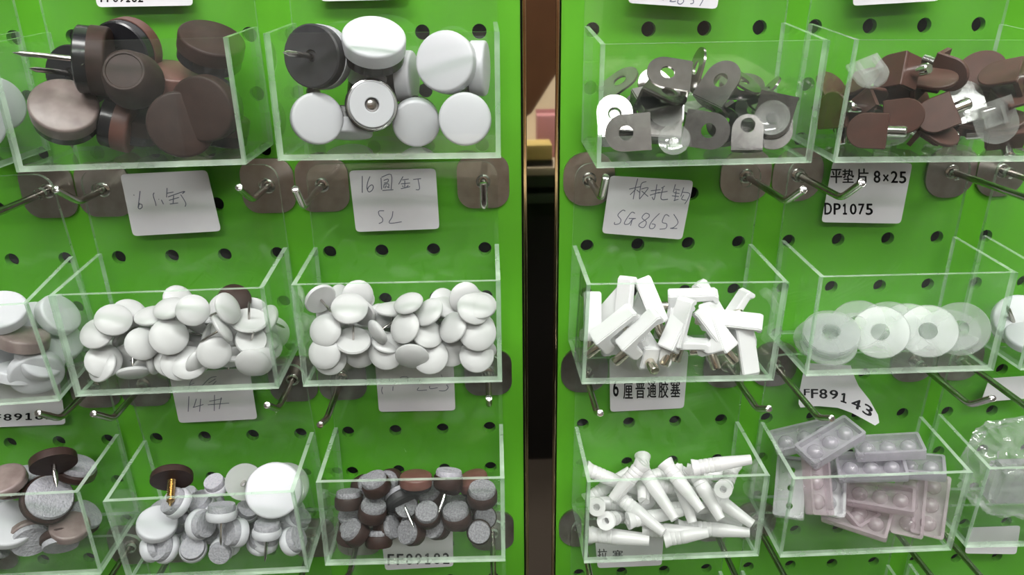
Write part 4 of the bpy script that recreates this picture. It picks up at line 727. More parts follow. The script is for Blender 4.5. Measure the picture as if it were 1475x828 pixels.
  (('felt', 13, 6, 2.6, 'brown_plastic', 'felt', 12), (-65.3, -14.0, -224.3), (0.565, 0.432, 0.115, 0.693), 'small brown felt glide, tilted, mid-height, far left back'),
  (('felt', 13, 6, 2.6, 'brown_plastic', 'felt', 0), (-9.6, -14.9, -234.3), (0.777, 0.208, -0.125, 0.58), 'small brown felt glide, face forward, at floor, far right back'),
  (('felt', 13, 6, 2.6, 'brown_plastic', 'felt', 12), (-52.1, -24.7, -215.0), (0.701, 0.244, -0.454, 0.493), 'small brown felt glide, face forward, high, left mid-depth'),
  (('felt', 13, 6, 2.6, 'brown_plastic', 'felt', 12), (-49.8, -12.7, -224.8), (0.809, 0.069, -0.12, 0.572), 'small brown felt glide, face up, mid-height, left back'),
  (('felt', 13, 6, 2.6, 'brown_plastic', 'felt', 0), (-43.2, -32.4, -223.9), (0.658, 0.496, -0.227, 0.519), 'small brown felt glide, face forward, mid-height, centre mid-depth'),
  (('felt', 13, 6, 2.6, 'brown_plastic', 'felt', 0), (-24.4, -15.8, -235.3), (0.647, 0.512, -0.121, 0.552), 'small brown felt glide, face forward, at floor, right back'),
  (('felt', 13, 6, 2.6, 'brown_plastic', 'felt', 12), (-36.5, -12.5, -224.2), (0.848, -0.034, -0.088, 0.522), 'small brown felt glide, face up, mid-height, centre back'),
 ],
 'B3': [
  (('plug', 29), (63.9, -42.6, -240.6), (0.366, 0.671, 0.231, 0.602), 'white wall plug lying level along the front floor at the left'),
  (('plug', 29), (116.1, -38.9, -241.3), (0.406, 0.65, 0.186, 0.615), 'white wall plug lying level along the front floor at the right'),
  (('plug', 29), (91.1, -39.3, -240.4), (0.403, 0.637, 0.201, 0.626), 'white wall plug lying level in the front middle'),
  (('plug', 29), (117.0, -26.9, -242.6), (0.44, 0.719, 0.112, 0.527), 'white wall plug, lying level, at floor, far right mid-depth, right of two'),
  (('plug', 32), (83.6, -33.6, -220.1), (0.408, 0.879, 0.013, 0.247), 'white wall plug standing highest, flared head up left'),
  (('plug', 29), (75.1, -36.6, -231.3), (0.426, 0.812, 0.077, 0.391), 'white wall plug slanting down right, left of centre'),
  (('plug', 29), (108.1, -35.3, -220.6), (0.394, 0.896, 0.002, 0.207), 'white wall plug slanting down right with its head up, right of centre'),
  (('plug', 29), (96.1, -35.4, -216.2), (0.395, 0.876, 0.03, 0.275), 'white wall plug slanting down right, in the middle'),
  (('plug', 20), (53.5, -34.9, -226.0), (0.356, -0.732, -0.46, -0.355), 'white wall plug seen end-on at the left, ring with hole'),
  (('plug', 20), (57.9, -36.8, -234.3), (0.324, -0.749, -0.476, -0.327), 'white wall plug seen end-on below the left ring'),
  (('plug', 22), (117.6, -36.2, -216.6), (0.313, -0.742, -0.401, -0.436), 'white wall plug seen end-on at the upper right, dark hole'),
  (('plug', 32), (64.2, -18.8, -223.2), (0.262, 0.795, 0.237, 0.492), 'white wall plug lying at the back left, sloping down right'),
  (('plug', 29), (70.3, -23.5, -242.8), (0.316, 0.668, 0.254, 0.624), 'white wall plug, lying level, at floor, left mid-depth'),
  (('plug', 22), (97.4, -43.2, -240.6), (0.388, 0.57, 0.241, 0.683), 'white wall plug, lying level, at floor, centre front'),
  (('plug', 29), (115.1, -34.2, -204.7), (0.329, 0.597, 0.216, 0.699), 'white wall plug, lying level, on top, right front'),
  (('plug', 26), (120.8, -28.0, -222.8), (0.395, 0.352, -0.819, 0.223), 'white wall plug, sloping, mid-height, far right mid-depth'),
  (('plug', 29), (105.3, -28.1, -235.5), (0.338, 0.634, 0.231, 0.656), 'white wall plug, lying level, low, right mid-depth'),
  (('plug', 22), (62.0, -35.7, -234.0), (0.25, -0.747, -0.434, -0.438), 'white wall plug, sloping, low, left front'),
  (('plug', 29), (98.0, -31.3, -224.1), (0.376, 0.914, -0.071, 0.133), 'white wall plug, sloping, mid-height, centre mid-depth'),
  (('plug', 29), (116.9, -26.0, -242.0), (0.431, 0.739, 0.103, 0.507), 'white wall plug, lying level, at floor, far right mid-depth, left of two'),
  (('plug', 29), (80.0, -26.5, -233.4), (0.311, -0.285, -0.841, 0.34), 'white wall plug, sloping, low, centre mid-depth'),
  (('plug', 29), (74.1, -12.5, -238.2), (0.344, 0.534, 0.257, 0.728), 'white wall plug, lying level, at floor, left back'),
  (('plug', 29), (82.7, -36.4, -233.3), (0.208, 0.628, 0.305, 0.685), 'white wall plug, lying level, low, centre front'),
  (('plug', 29), (119.6, -36.0, -229.1), (0.391, 0.818, 0.084, 0.413), 'white wall plug, sloping, mid-height, far right front'),
  (('plug', 29), (61.8, -38.7, -242.4), (0.211, 0.697, 0.312, 0.61), 'white wall plug, lying level, at floor, far left front'),
  (('plug', 29), (108.9, -36.1, -242.9), (0.251, 0.7, 0.266, 0.613), 'white wall plug, lying level, at floor, right front'),
  (('plug', 29), (93.8, -17.3, -237.9), (0.367, 0.517, 0.254, 0.731), 'white wall plug, sloping, at floor, centre back'),
  (('plug', 29), (62.5, -12.7, -230.8), (0.336, 0.402, 0.3, 0.797), 'white wall plug, sloping, low, left back'),
  (('plug', 24), (69.3, -31.2, -215.0), (0.216, -0.586, -0.74, 0.248), 'white wall plug, upright, high, left mid-depth'),
  (('plug', 24), (83.3, -10.1, -228.7), (0.546, -0.344, -0.722, 0.248), 'white wall plug, lying level, low, centre back'),
  (('plug', 24), (114.0, -13.3, -233.2), (0.658, -0.45, -0.593, 0.114), 'white wall plug, lying level, low, right back, right of two'),
  (('plug', 29), (110.4, -17.5, -226.8), (0.786, -0.434, -0.438, 0.049), 'white wall plug, lying level, mid-height, right back'),
  (('plug', 24), (109.5, -11.7, -236.8), (0.657, -0.355, -0.635, 0.196), 'white wall plug, lying level, low, right back, left of two'),
  (('plug', 24), (116.7, -14.6, -224.3), (0.385, 0.673, 0.158, 0.612), 'white wall plug, lying level, mid-height, far right back'),
  (('plug', 24), (61.0, -23.2, -234.0), (0.677, -0.305, -0.624, 0.245), 'white wall plug, lying level, low, far left mid-depth'),
  (('plug', 24), (95.6, -22.7, -226.6), (0.218, 0.729, 0.26, 0.595), 'white wall plug, lying level, mid-height, centre mid-depth'),
  (('plug', 29), (79.3, -21.0, -220.8), (0.545, 0.664, -0.448, 0.248), 'white wall plug, lying level, mid-height, left back'),
 ],
 'B4': [
  (('strip', 15, 32, 'pink_clear', 0), (216.6, -33.4, -234.4), (0.779, 0.171, -0.397, 0.455), 'pinkish clear strip standing upright at the right front'),
  (('strip', 15, 32, 'pink_clear', 0), (225.8, -36.5, -232.6), (0.787, 0.189, -0.387, 0.442), 'pinkish clear strip upright against the right wall'),
  (('strip', 15, 32, 'pink_clear', 0), (189.6, -33.3, -241.0), (0.914, 0.251, -0.093, -0.305), 'pinkish clear strip with three domes lying across the front floor'),
  (('strip', 15, 32, 'grey_clear', 1), (157.2, -23.3, -228.2), (0.785, 0.129, -0.345, 0.498), 'grey clear strip with three holes upright at the left'),
  (('strip', 15, 32, 'pink_clear', 0), (199.7, -34.1, -227.9), (0.943, 0.197, -0.113, -0.245), 'clear strip lying level above the floor one'),
  (('strip', 15, 32, 'pink_clear', 0), (164.7, -35.8, -216.6), (0.57, 0.462, -0.15, 0.662), 'clear bumper strip, tilted, high, left front'),
  (('strip', 15, 32, 'grey_clear', 0), (175.9, -27.4, -224.2), (0.738, 0.276, -0.262, 0.558), 'clear bumper strip, flat, mid-height, left mid-depth'),
  (('strip', 15, 32, 'pink_clear', 0), (188.6, -23.9, -235.5), (0.803, 0.241, 0.091, -0.537), 'clear bumper strip, flat, low, centre mid-depth'),
  (('strip', 15, 32, 'grey_clear', 0), (199.9, -32.3, -199.5), (0.988, 0.047, -0.096, -0.115), 'grey clear strip rising to the right at the back'),
  (('strip', 15, 32, 'grey_clear', 0), (169.7, -32.5, -195.2), (0.966, 0.115, -0.151, 0.174), 'clear bumper strip, flat, on top, left mid-depth'),
  (('strip', 15, 32, 'grey_clear', 0), (190.9, -36.0, -208.6), (0.976, 0.128, -0.115, -0.134), 'clear bumper strip, flat, on top, centre front'),
  (('strip', 15, 32, 'grey_clear', 0), (212.1, -33.8, -209.9), (0.967, 0.064, -0.097, -0.228), 'clear bumper strip, flat, on top, right mid-depth'),
  (('strip', 15, 32, 'grey_clear', 0), (162.8, -19.2, -200.4), (0.98, 0.113, -0.158, -0.038), 'clear bumper strip, flat, on top, left back'),
  (('strip', 15, 32, 'grey_clear', 0), (204.3, -20.3, -218.5), (0.978, 0.026, -0.079, -0.19), 'clear bumper strip, flat, high, right back'),
 ],
 'M5': [
  (('glide', 24, 4, 0, 'white_plastic', 'white_plastic', 15), (258.2, -24.7, -134.8), (0.784, 0.312, -0.344, 0.412), 'white glide at the right picture edge, nails dark beside it'),
  (('glide', 20, 4, 0, 'milky_plastic', 'milky_plastic', 14), (256.4, -25.6, -138.7), (0.018, 0.927, 0.237, 0.289), 'pale glide turned over at the right picture edge'),
  (('glide', 22, 4, 0, 'white_plastic', 'white_plastic', 15), (257.5, -35.6, -139.0), (0.921, 0.061, -0.157, 0.35), 'white glide lying low in the right-edge bin'),
  (('glide', 22, 4, 0, 'white_plastic', 'white_plastic', 15), (273.1, -22.6, -134.7), (0.87, 0.07, -0.409, 0.267), 'white glide high in the right-edge bin'),
 ],
 'T0': [
  (('glide', 22, 5, 0, 'white_plastic', 'white_plastic', 0), (-203.9, -16.2, -25.8), (0.399, 0.638, 0.023, 0.658), 'white glide peeping in at the left picture edge'),
  (('glide', 22, 5, 4, 'brown_plastic', 'black_rubber', 0), (-213.8, -18.1, -33.1), (0.474, 0.522, 0.022, 0.709), 'dark glide low at the left picture edge'),
  (('glide', 22, 5, 0, 'white_plastic', 'white_plastic', 0), (-205.3, -32.2, -31.8), (0.482, 0.603, -0.05, 0.634), 'white glide in the uppermost left-edge bin'),
  (('glide', 22, 5, 0, 'white_plastic', 'white_plastic', 0), (-206.9, -33.2, -14.7), (0.536, 0.524, -0.062, 0.659), 'white glide high in the uppermost left-edge bin'),
 ],
}
# stickers on the back panels, in mm on the panel: outline, pen strokes, printed characters (bl, br, tr, tl, turn)
LABELS = {
 'M1': {'poly':[(-25.57,87.68),(13.13,88.39),(14.75,59.55),(-25.88,58.48)],'strokes':[[(-21.53,78.17),(-21.29,77.73)],[(-18.27,79.79),(-19.63,75.52),(-20.75,72.07)],[(-19.53,74.21),(-20.67,72.06),(-20.1,71.39),(-18.89,72.22),(-18.83,73.53),(-19.66,73.56)],[(-12.19,78.74),(-12.86,77.46),(-12.51,73.98),(-12.57,72.59)],[(-9.61,75.41),(-9.03,73.21)],[(-10.79,75.75),(-10.63,75.48)],[(-6.01,80.78),(-7.05,76.41)],[(-6.47,78.34),(-3.48,78.8)],[(-6.39,76.6),(1.31,78.95),(0.29,77.9)],[(-6.28,74.99),(-1.47,76.23)],[(-3.71,77.17),(-4.68,73.51)],[(-6.19,73.25),(-2.36,73.65)],[(-0.49,77.5),(1.04,73.54),(0.43,71.81)]],'glyphs':[],'curl':0},
 'M2': {'poly':[(-24.18,86.94),(15.58,87.32),(16.09,58.52),(-23.32,57.73)],'strokes':[[(-18.26,84.4),(-18.88,76.56)],[(-14.73,84.13),(-15.92,81.69),(-16.55,78.8),(-15.88,76.92),(-14.41,77.52),(-13.56,79.17),(-14.21,80.21),(-15.71,79.2),(-16.41,77.97)],[(-9.73,83.43),(-9.83,77.86)],[(-9.51,83.64),(-4.98,84.79),(-5.43,77.99)],[(-9.54,77.44),(-4.42,77.77)],[(-8.6,82.18),(-6.53,82.76),(-6.83,81.33),(-8.48,80.94)],[(-8.52,80.32),(-8.84,78.67)],[(-8.52,80.32),(-6.48,80.5),(-6.5,79.05)],[(-7.54,79.89),(-8.24,78.45)],[(-7.38,79.27),(-6.2,78.63)],[(0.42,83.88),(-1.83,80.21)],[(-0.08,82.25),(2.98,82.61)],[(-0.8,80.4),(3.48,80.74)],[(1.12,82.02),(0.9,78.3)],[(-0.24,79.56),(0.33,78.93)],[(2.61,79.72),(1.75,78.91)],[(-0.94,78.12),(3.39,79.09)],[(5.0,82.37),(8.67,82.72)],[(7.24,82.53),(7.69,77.97),(5.96,77.59)],[(-9.38,67.78),(-11.86,67.61),(-11.79,65.7),(-10.46,64.18),(-10.58,62.48),(-12.29,61.65)],[(-5.29,67.49),(-5.88,64.74),(-7.32,61.77),(-1.49,62.31)]],'glyphs':[],'curl':0},
 'M3': {'poly':[(-27.93,84.4),(11.63,81.99),(8.94,53.03),(-30.26,56.58)],'strokes':[[(-14.93,83.04),(-15.82,78.23),(-16.37,73.15)],[(-18.6,78.03),(-13.06,79.27)],[(-15.47,78.02),(-17.99,75.28)],[(-15.02,77.59),(-13.69,76.53)],[(-10.74,81.57),(-13.14,80.32),(-13.47,73.57)],[(-12.97,78.01),(-9.68,78.63),(-11.53,75.68),(-13.44,73.14)],[(-12.69,77.16),(-9.34,74.4)],[(-5.64,80.29),(-6.29,73.11),(-7.43,74.18)],[(-8.3,77.15),(-3.75,77.76)],[(-8.55,75.03),(-4.06,76.49)],[(-1.8,79.44),(-3.38,78.39)],[(-4.86,76.07),(-0.32,76.9)],[(-2.56,78.6),(-3.25,74.37),(-2.49,72.88),(0.23,73.08)],[(3.15,80.27),(2.45,76.47)],[(3.16,77.95),(5.51,77.52)],[(2.68,76.26),(5.46,75.82)],[(1.98,74.77),(5.39,74.33)],[(3.84,77.31),(3.48,72.21)],[(3.04,72.42),(5.3,73.05)],[(7.28,78.78),(6.23,74.33)],[(6.87,76.45),(10.31,75.8),(9.74,73.03),(8.49,70.68)],[(7.63,75.17),(6.78,73.05),(8.93,72.61)],[(-19.75,67.4),(-21.04,67.83),(-23.2,65.48),(-21.58,63.3),(-22.09,61.35),(-24.39,60.93),(-24.46,62.02)],[(-15.03,66.29),(-16.75,66.73),(-19.05,63.29),(-19.75,61.12),(-17.63,61.1),(-16.08,63.27),(-14.43,63.78)],[(-17.81,63.8),(-14.43,63.78)],[(-16.08,63.27),(-16.71,60.22)],[(-8.23,65.82),(-9.96,66.26),(-11.49,64.11),(-9.2,61.92),(-10.27,59.3),(-12.43,59.76),(-12.53,61.07),(-10.11,62.8),(-8.13,64.52),(-8.23,65.82)],[(-3.18,66.22),(-5.9,63.2),(-7.39,60.6),(-7.25,58.84),(-5.54,58.83),(-4.83,60.58),(-6.57,61.03)],[(1.62,64.68),(0.27,65.55),(-0.73,64.91),(-1.53,61.87),(0.68,60.98),(0.44,58.79),(-2.51,58.37)],[(3.65,65.75),(6.15,61.82),(4.26,59.2),(2.58,58.77),(6.02,58.66)]],'glyphs':[],'curl':0},
 'M4': {'poly':[(-24.12,88.76),(14.52,87.19),(14.29,57.65),(-25.41,59.14)],'strokes':[],'glyphs':[('平',(-24.1,78.29),(-17.89,78.19),(-18.96,84.94),(-25.12,85.04),0),('垫',(-18.35,78.4),(-12.13,78.3),(-13.21,84.85),(-19.38,84.95),0),('片',(-11.49,78.29),(-5.04,78.18),(-6.2,84.95),(-12.6,85.05),0),('8',(-2.89,78.15),(0.56,78.09),(-0.46,83.81),(-3.88,83.87),0),('×',(1.52,78.71),(4.54,78.66),(3.92,82.06),(0.91,82.11),0),('2',(5.52,78.01),(9.19,77.95),(8.16,83.47),(4.51,83.53),0),('5',(9.66,77.73),(13.34,77.67),(12.29,83.19),(8.63,83.25),0),('D',(-24.6,63.03),(-20.69,62.95),(-21.55,68.62),(-25.44,68.69),0),('P',(-20.04,62.94),(-16.34,62.87),(-17.2,68.32),(-20.87,68.39),0),('1',(-15.68,62.86),(-13.07,62.81),(-13.91,68.05),(-16.51,68.09),0),('0',(-11.98,62.79),(-8.49,62.72),(-9.36,67.96),(-12.83,68.03),0),('7',(-7.84,62.71),(-4.56,62.65),(-5.45,67.89),(-8.71,67.95),0),('5',(-4.09,62.42),(-0.37,62.35),(-1.32,67.82),(-5.01,67.89),0)],'curl':0},
 'T1': {'poly':[(-19.54,85.0),(18.56,85.07),(18.86,59.48),(-20.82,59.75)],'strokes':[],'glyphs':[('F',(-19.03,61.72),(-16.82,61.67),(-16.07,65.24),(-18.27,65.29),0),('F',(-16.48,61.66),(-14.27,61.61),(-13.53,65.18),(-15.74,65.23),0),('8',(-13.93,61.61),(-11.72,61.56),(-10.99,65.13),(-13.2,65.17),0),('9',(-11.38,61.55),(-9.17,61.5),(-8.45,65.07),(-10.66,65.12),0),('1',(-8.83,61.49),(-6.61,61.44),(-5.91,65.01),(-8.11,65.06),0),('8',(-6.27,61.43),(-4.05,61.38),(-3.36,64.96),(-5.57,65.01),0),('2',(-3.72,61.38),(-1.5,61.32),(-0.81,64.9),(-3.02,64.95),0)],'curl':0},
 'T2': {'poly':[(-31.38,83.1),(2.93,84.07),(6.21,59.64),(-30.8,58.99)],'strokes':[],'glyphs':[],'curl':0},
 'T3': {'poly':[(-24.84,83.47),(14.08,81.16),(13.06,56.43),(-25.75,59.47)],'strokes':[[(-11.01,62.23),(-10.71,60.28)],[(-7.91,61.89),(-6.31,62.16),(-6.85,60.67),(-7.77,59.93),(-6.45,59.7),(-5.16,59.89)],[(-3.39,62.12),(-4.22,60.33),(-4.29,59.12),(-3.11,58.65),(-2.03,59.39),(-1.94,60.29),(-3.39,62.12)],[(-0.12,61.77),(1.81,62.04),(0.95,60.7),(2.29,60.23),(2.4,59.02),(1.12,58.74)],[(7.02,61.96),(6.53,60.16),(5.28,57.76)]],'glyphs':[],'curl':0},
 'T4': {'poly':[(-27.34,83.22),(10.62,85.38),(12.25,59.97),(-26.0,57.72)],'strokes':[],'glyphs':[],'curl':0},
 'B0': {'poly':[(-20.09,83.96),(21.87,83.82),(18.96,57.6),(-22.26,57.76)],'strokes':[],'glyphs':[('F',(-21.35,61.53),(-17.2,61.31),(-16.17,65.12),(-20.3,65.34),0),('F',(-16.18,61.46),(-12.02,61.24),(-11.0,65.09),(-15.15,65.3),0),('8',(-11.01,61.4),(-6.84,61.18),(-5.83,65.06),(-9.98,65.27),0),('9',(-5.83,61.34),(-1.66,61.12),(-0.66,65.02),(-4.82,65.24),0),('1',(-0.64,61.28),(3.53,61.05),(4.52,64.99),(0.36,65.21),0),('8',(4.55,61.21),(8.73,60.99),(9.71,64.96),(5.54,65.18),0),('2',(9.74,61.15),(13.93,60.93),(14.9,64.93),(10.73,65.15),0)],'curl':0},
 'B1': {'poly':[(-22.17,89.18),(17.8,89.71),(16.62,60.06),(-23.33,60.02)],'strokes':[[(-15.05,75.38),(-17.29,66.49)],[(-11.64,73.73),(-13.56,69.65),(-14.09,68.84),(-8.77,70.22)],[(-9.51,73.61),(-11.58,66.16)],[(-5.55,71.92),(1.13,73.01)],[(-6.67,69.89),(4.21,70.32)],[(-2.15,75.48),(-4.17,66.16)],[(0.94,73.85),(-1.46,67.06)],[(-9.76,86.19),(-12.41,83.69),(-14.06,80.09)],[(-13.54,81.7),(-10.83,82.78)],[(-7.73,80.55),(-2.53,85.17),(0.78,85.8)],[(-3.8,82.39),(0.19,84.61)],[(-1.85,81.46),(0.3,83.38)]],'glyphs':[],'curl':0},
 'B2': {'poly':[(-20.22,88.37),(19.4,88.75),(19.49,59.26),(-20.08,59.31)],'strokes':[[(-17.4,73.89),(-17.9,71.58),(-17.51,69.64)],[(-11.92,73.96),(-12.24,71.46)],[(1.24,73.11),(0.47,71.39),(5.29,71.48)],[(6.76,73.77),(7.04,72.22),(10.84,72.72)],[(15.38,74.36),(16.17,72.6),(14.56,70.9),(11.46,70.96)],[(-13.53,78.4),(-13.62,76.88)],[(-11.65,78.36),(-11.77,76.46)],[(-7.82,76.76),(-7.69,79.05),(-4.27,79.17),(-4.4,76.69)],[(1.85,78.47),(1.75,76.56)],[(8.49,77.95),(8.25,76.42)],[(12.86,80.15),(13.45,77.85),(11.7,76.93),(14.8,77.25)]],'glyphs':[],'curl':0},
 'B3': {'poly':[(-27.37,90.52),(13.28,93.25),(13.47,59.8),(-25.59,58.91)],'strokes':[],'glyphs':[('6',(-24.63,68.15),(-21.51,68.05),(-22.0,77.89),(-25.09,77.99),0),('厘',(-19.35,66.42),(-13.79,66.23),(-14.33,75.73),(-19.84,75.91),0),('普',(-12.95,66.59),(-7.38,66.4),(-8.03,76.87),(-13.54,77.05),0),('通',(-6.7,66.77),(-1.47,66.6),(-2.13,76.3),(-7.31,76.46),0),('胶',(-0.76,66.38),(5.0,66.18),(4.28,76.09),(-1.44,76.27),0),('塞',(5.49,66.75),(11.26,66.56),(10.47,76.47),(4.75,76.65),0)],'curl':0},
 'B4': {'poly':[(-25.16,85.34),(-1.15,83.29),(2.35,75.79),(5.02,71.12),(11.18,63.75),(15.54,56.33),(16.26,52.42),(14.3,50.76),(8.5,53.58),(2.74,56.39),(-4.42,58.81),(-15.38,59.66),(-24.06,59.13),(-25.31,61.31),(-25.73,69.33)],'strokes':[],'glyphs':[('F',(-23.3,66.34),(-19.87,66.21),(-20.42,69.88),(-23.84,70.0),0),('F',(-19.22,64.59),(-15.16,64.43),(-15.98,69.71),(-20.02,69.86),0),('8',(-14.72,64.19),(-10.25,64.02),(-11.13,69.54),(-15.58,69.7),0),('9',(-9.22,63.89),(-4.54,63.71),(-5.39,68.87),(-10.05,69.04),0),('1',(-3.43,61.92),(0.45,61.77),(-0.46,67.09),(-4.32,67.23),-12),('4',(2.57,58.91),(7.49,58.73),(6.54,64.08),(1.64,64.26),-20),('3',(8.65,55.65),(13.39,55.47),(12.36,61.09),(7.65,61.27),-25)],'curl':1},
 'B5': {'poly':[(-21.55,72.0),(6.21,73.67),(6.37,59.76),(-22.41,57.67)],'strokes':[],'glyphs':[],'curl':0},
 'C2': {'poly':[(-24.92,85.94),(14.95,87.78),(14.4,60.29),(-24.03,59.08)],'strokes':[],'glyphs':[('F',(-22.6,62.78),(-18.73,62.63),(-18.27,70.05),(-22.12,70.2),0),('F',(-17.43,62.72),(-13.56,62.57),(-13.13,70.0),(-16.98,70.14),0),('8',(-12.26,62.66),(-8.38,62.51),(-7.98,69.94),(-11.84,70.09),0),('9',(-7.08,62.6),(-3.2,62.45),(-2.83,69.88),(-6.69,70.03),0),('1',(-1.89,62.54),(1.99,62.39),(2.32,69.83),(-1.54,69.97),0),('8',(3.29,62.47),(7.18,62.33),(7.48,69.77),(3.62,69.91),0),('2',(8.49,62.41),(12.38,62.26),(12.65,69.71),(8.78,69.86),0)],'curl':0},
 'C3': {'poly':[(-30.97,77.68),(8.1,77.26),(8.32,56.66),(-28.62,56.54)],'strokes':[],'glyphs':[('拉',(-29.13,62.45),(-23.15,62.15),(-23.48,69.94),(-29.42,70.23),0),('塞',(-20.71,62.46),(-14.01,62.13),(-14.34,68.63),(-20.99,68.96),0)],'curl':0},
 'C5': {'poly':[(-13.59,75.02),(17.16,75.18),(19.8,54.62),(-11.53,56.55)],'strokes':[],'glyphs':[],'curl':0},
}
# ------------------------------------------------------------------ scene graph helpers
def add(name, me, parent=None, M=None, kind_=None):
    o = bpy.data.objects.new(name, me); COL.objects.link(o)
    if parent is not None: o.parent = parent
    if M is not None: o.matrix_local = M
    if kind_: o['kind'] = kind_
    return o
def tag(o, label, cat, group=None):
    o['label'] = label; o['category'] = cat
    if group: o['group'] = group
    return o
def empty(name, M):
    o = bpy.data.objects.new(name, None); COL.objects.link(o); o.empty_display_size = .005; o.matrix_world = M
    return o
def T(x, y, z): return Matrix.Translation((x, y, z))

# ------------------------------------------------------------------ the room round the stand
def room():
    def slab(name, x0, x1, y0, y1, z0, z1, mat, lab):
        o = add(name, box(name, *[v * 1000 for v in (x0, x1, y0, y1, z0, z1)], mat), kind_='structure'); o['label'] = lab
        return o
    slab('floor', -2.6, 2.6, -3.2, .2, -.1, 0, 'floor_tile', 'dark tiled shop floor')
    slab('ceiling', -2.6, 2.6, -3.2, .2, 2.9, 3.0, 'ceiling_white', 'white shop ceiling')
    slab('wall_back', -2.6, 2.6, .06, .2, 0, 2.9, 'shade_back', 'near-black slab standing in for the shade behind the pegboards')
    slab('wall_front', -2.6, 2.6, -3.3, -3.2, 0, 2.9, 'wall_paint', 'pale wall opposite the pegboards')
    slab('wall_west', -2.7, -2.6, -3.2, .2, 0, 2.9, 'wall_paint', 'pale side wall left of the pegboards')
    slab('wall_east', 2.6, 2.7, -3.2, .2, 0, 2.9, 'wall_paint', 'pale side wall right of the pegboards')
room()
def ceiling_light(x, y, lab):
    r = tag(empty('ceiling_light', T(x, y, 2.9)), lab, 'lamp', 'fluorescent ceiling lights')
    add('housing', box('housing', -620, 620, -180, 180, -60, 0, 'ceiling_white', 3), r)
    add('diffuser', box('diffuser', -600, 600, -160, 160, -75, -61, 'tube_glow'), r)
ceiling_light(-.35, -.85, 'fluorescent ceiling light left above the pegboard aisle')
ceiling_light(1.05, -1.05, 'fluorescent ceiling light right above the pegboard aisle')
ceiling_light(0, -2.2, 'fluorescent ceiling light over the opposite counter')
def counter():  # made-up furniture, unseen directly, that fills the steel post's reflection
    r = tag(empty('reflection_counter', T(0, -1.85, 0)), 'dark counter added opposite to be mirrored in the steel post', 'counter')
    add('base_cabinet', box('base_cabinet', -900, 900, -400, 0, 0, 900, 'cabinet_black', 4), r)
    add('shelf_board', box('shelf_board', -900, 900, -400, 20, 905, 930, 'shelf_green', 2), r)
    add('shelf_board', box('shelf_board', -900, 900, -400, 5, 950, 985, 'shelf_green', 2), r)
    add('worktop', box('worktop', -900, 900, -400, 10, 987, 1010, 'shelf_cream', 3), r)
    add('back_board', box('back_board', -900, 900, -430, -401, 0, 1800, 'cabinet_brown', 2), r)
    c = tag(empty('carton', T(.165, -1.92, 1.011)), 'small yellow carton on the opposite counter', 'box')
    add('carton_body', box('carton_body', -45, 45, -40, 60, 18, 62, 'box_yellow', 2), c); add('carton_tray', box('carton_tray', -48, 48, -43, 63, 0, 18, 'cabinet_black', 1), c)
    p = tag(empty('packet', T(.215, -2.02, 1.011)), 'dull pink packet on the opposite counter', 'box')
    add('packet_body', box('packet_body', -40, 60, -30, 30, 0, 130, 'box_pink', 6), p); add('packet_flap', box('packet_flap', -40, 60, -31, -29, 130, 142, 'box_pink', .5), p)
    k = tag(empty('reflection_card', T(.1, -2.2, 1.011)), 'cream card added on the opposite counter for the bright patch in the post', 'card')  # added sheet, mirrored as the post's bright patch
    add('card_sheet', box('card_sheet', -300, 330, -3, 3, 0, 330, 'shelf_cream', .8), k); add('card_foot', box('card_foot', -60, 60, -30, -3, 0, 60, 'shelf_cream', .8), k)
    b = tag(empty('reflection_panel', T(-.62, -1.62, 1.0)), 'brown panel added over the opposite counter for the brown band in the post', 'panel')  # added panel, lower edge shaped to the slanting band in the post
    me = prism('board', [(0, 165), (700, 165), (752, 200), (812, 292), (1100, 420), (1100, 620), (0, 620)], [], -12, 12, 'cabinet_brown', AX(0, 0, 0, 90, 'X')); add('board', me, b)
    add('batten', box('batten', 20, 1000, 12, 30, 560, 600, 'cabinet_brown', 2), b); add('support_post', box('support_post', 0, 40, -40, -13, -1000, 600, 'cabinet_brown', 2), b)
counter()

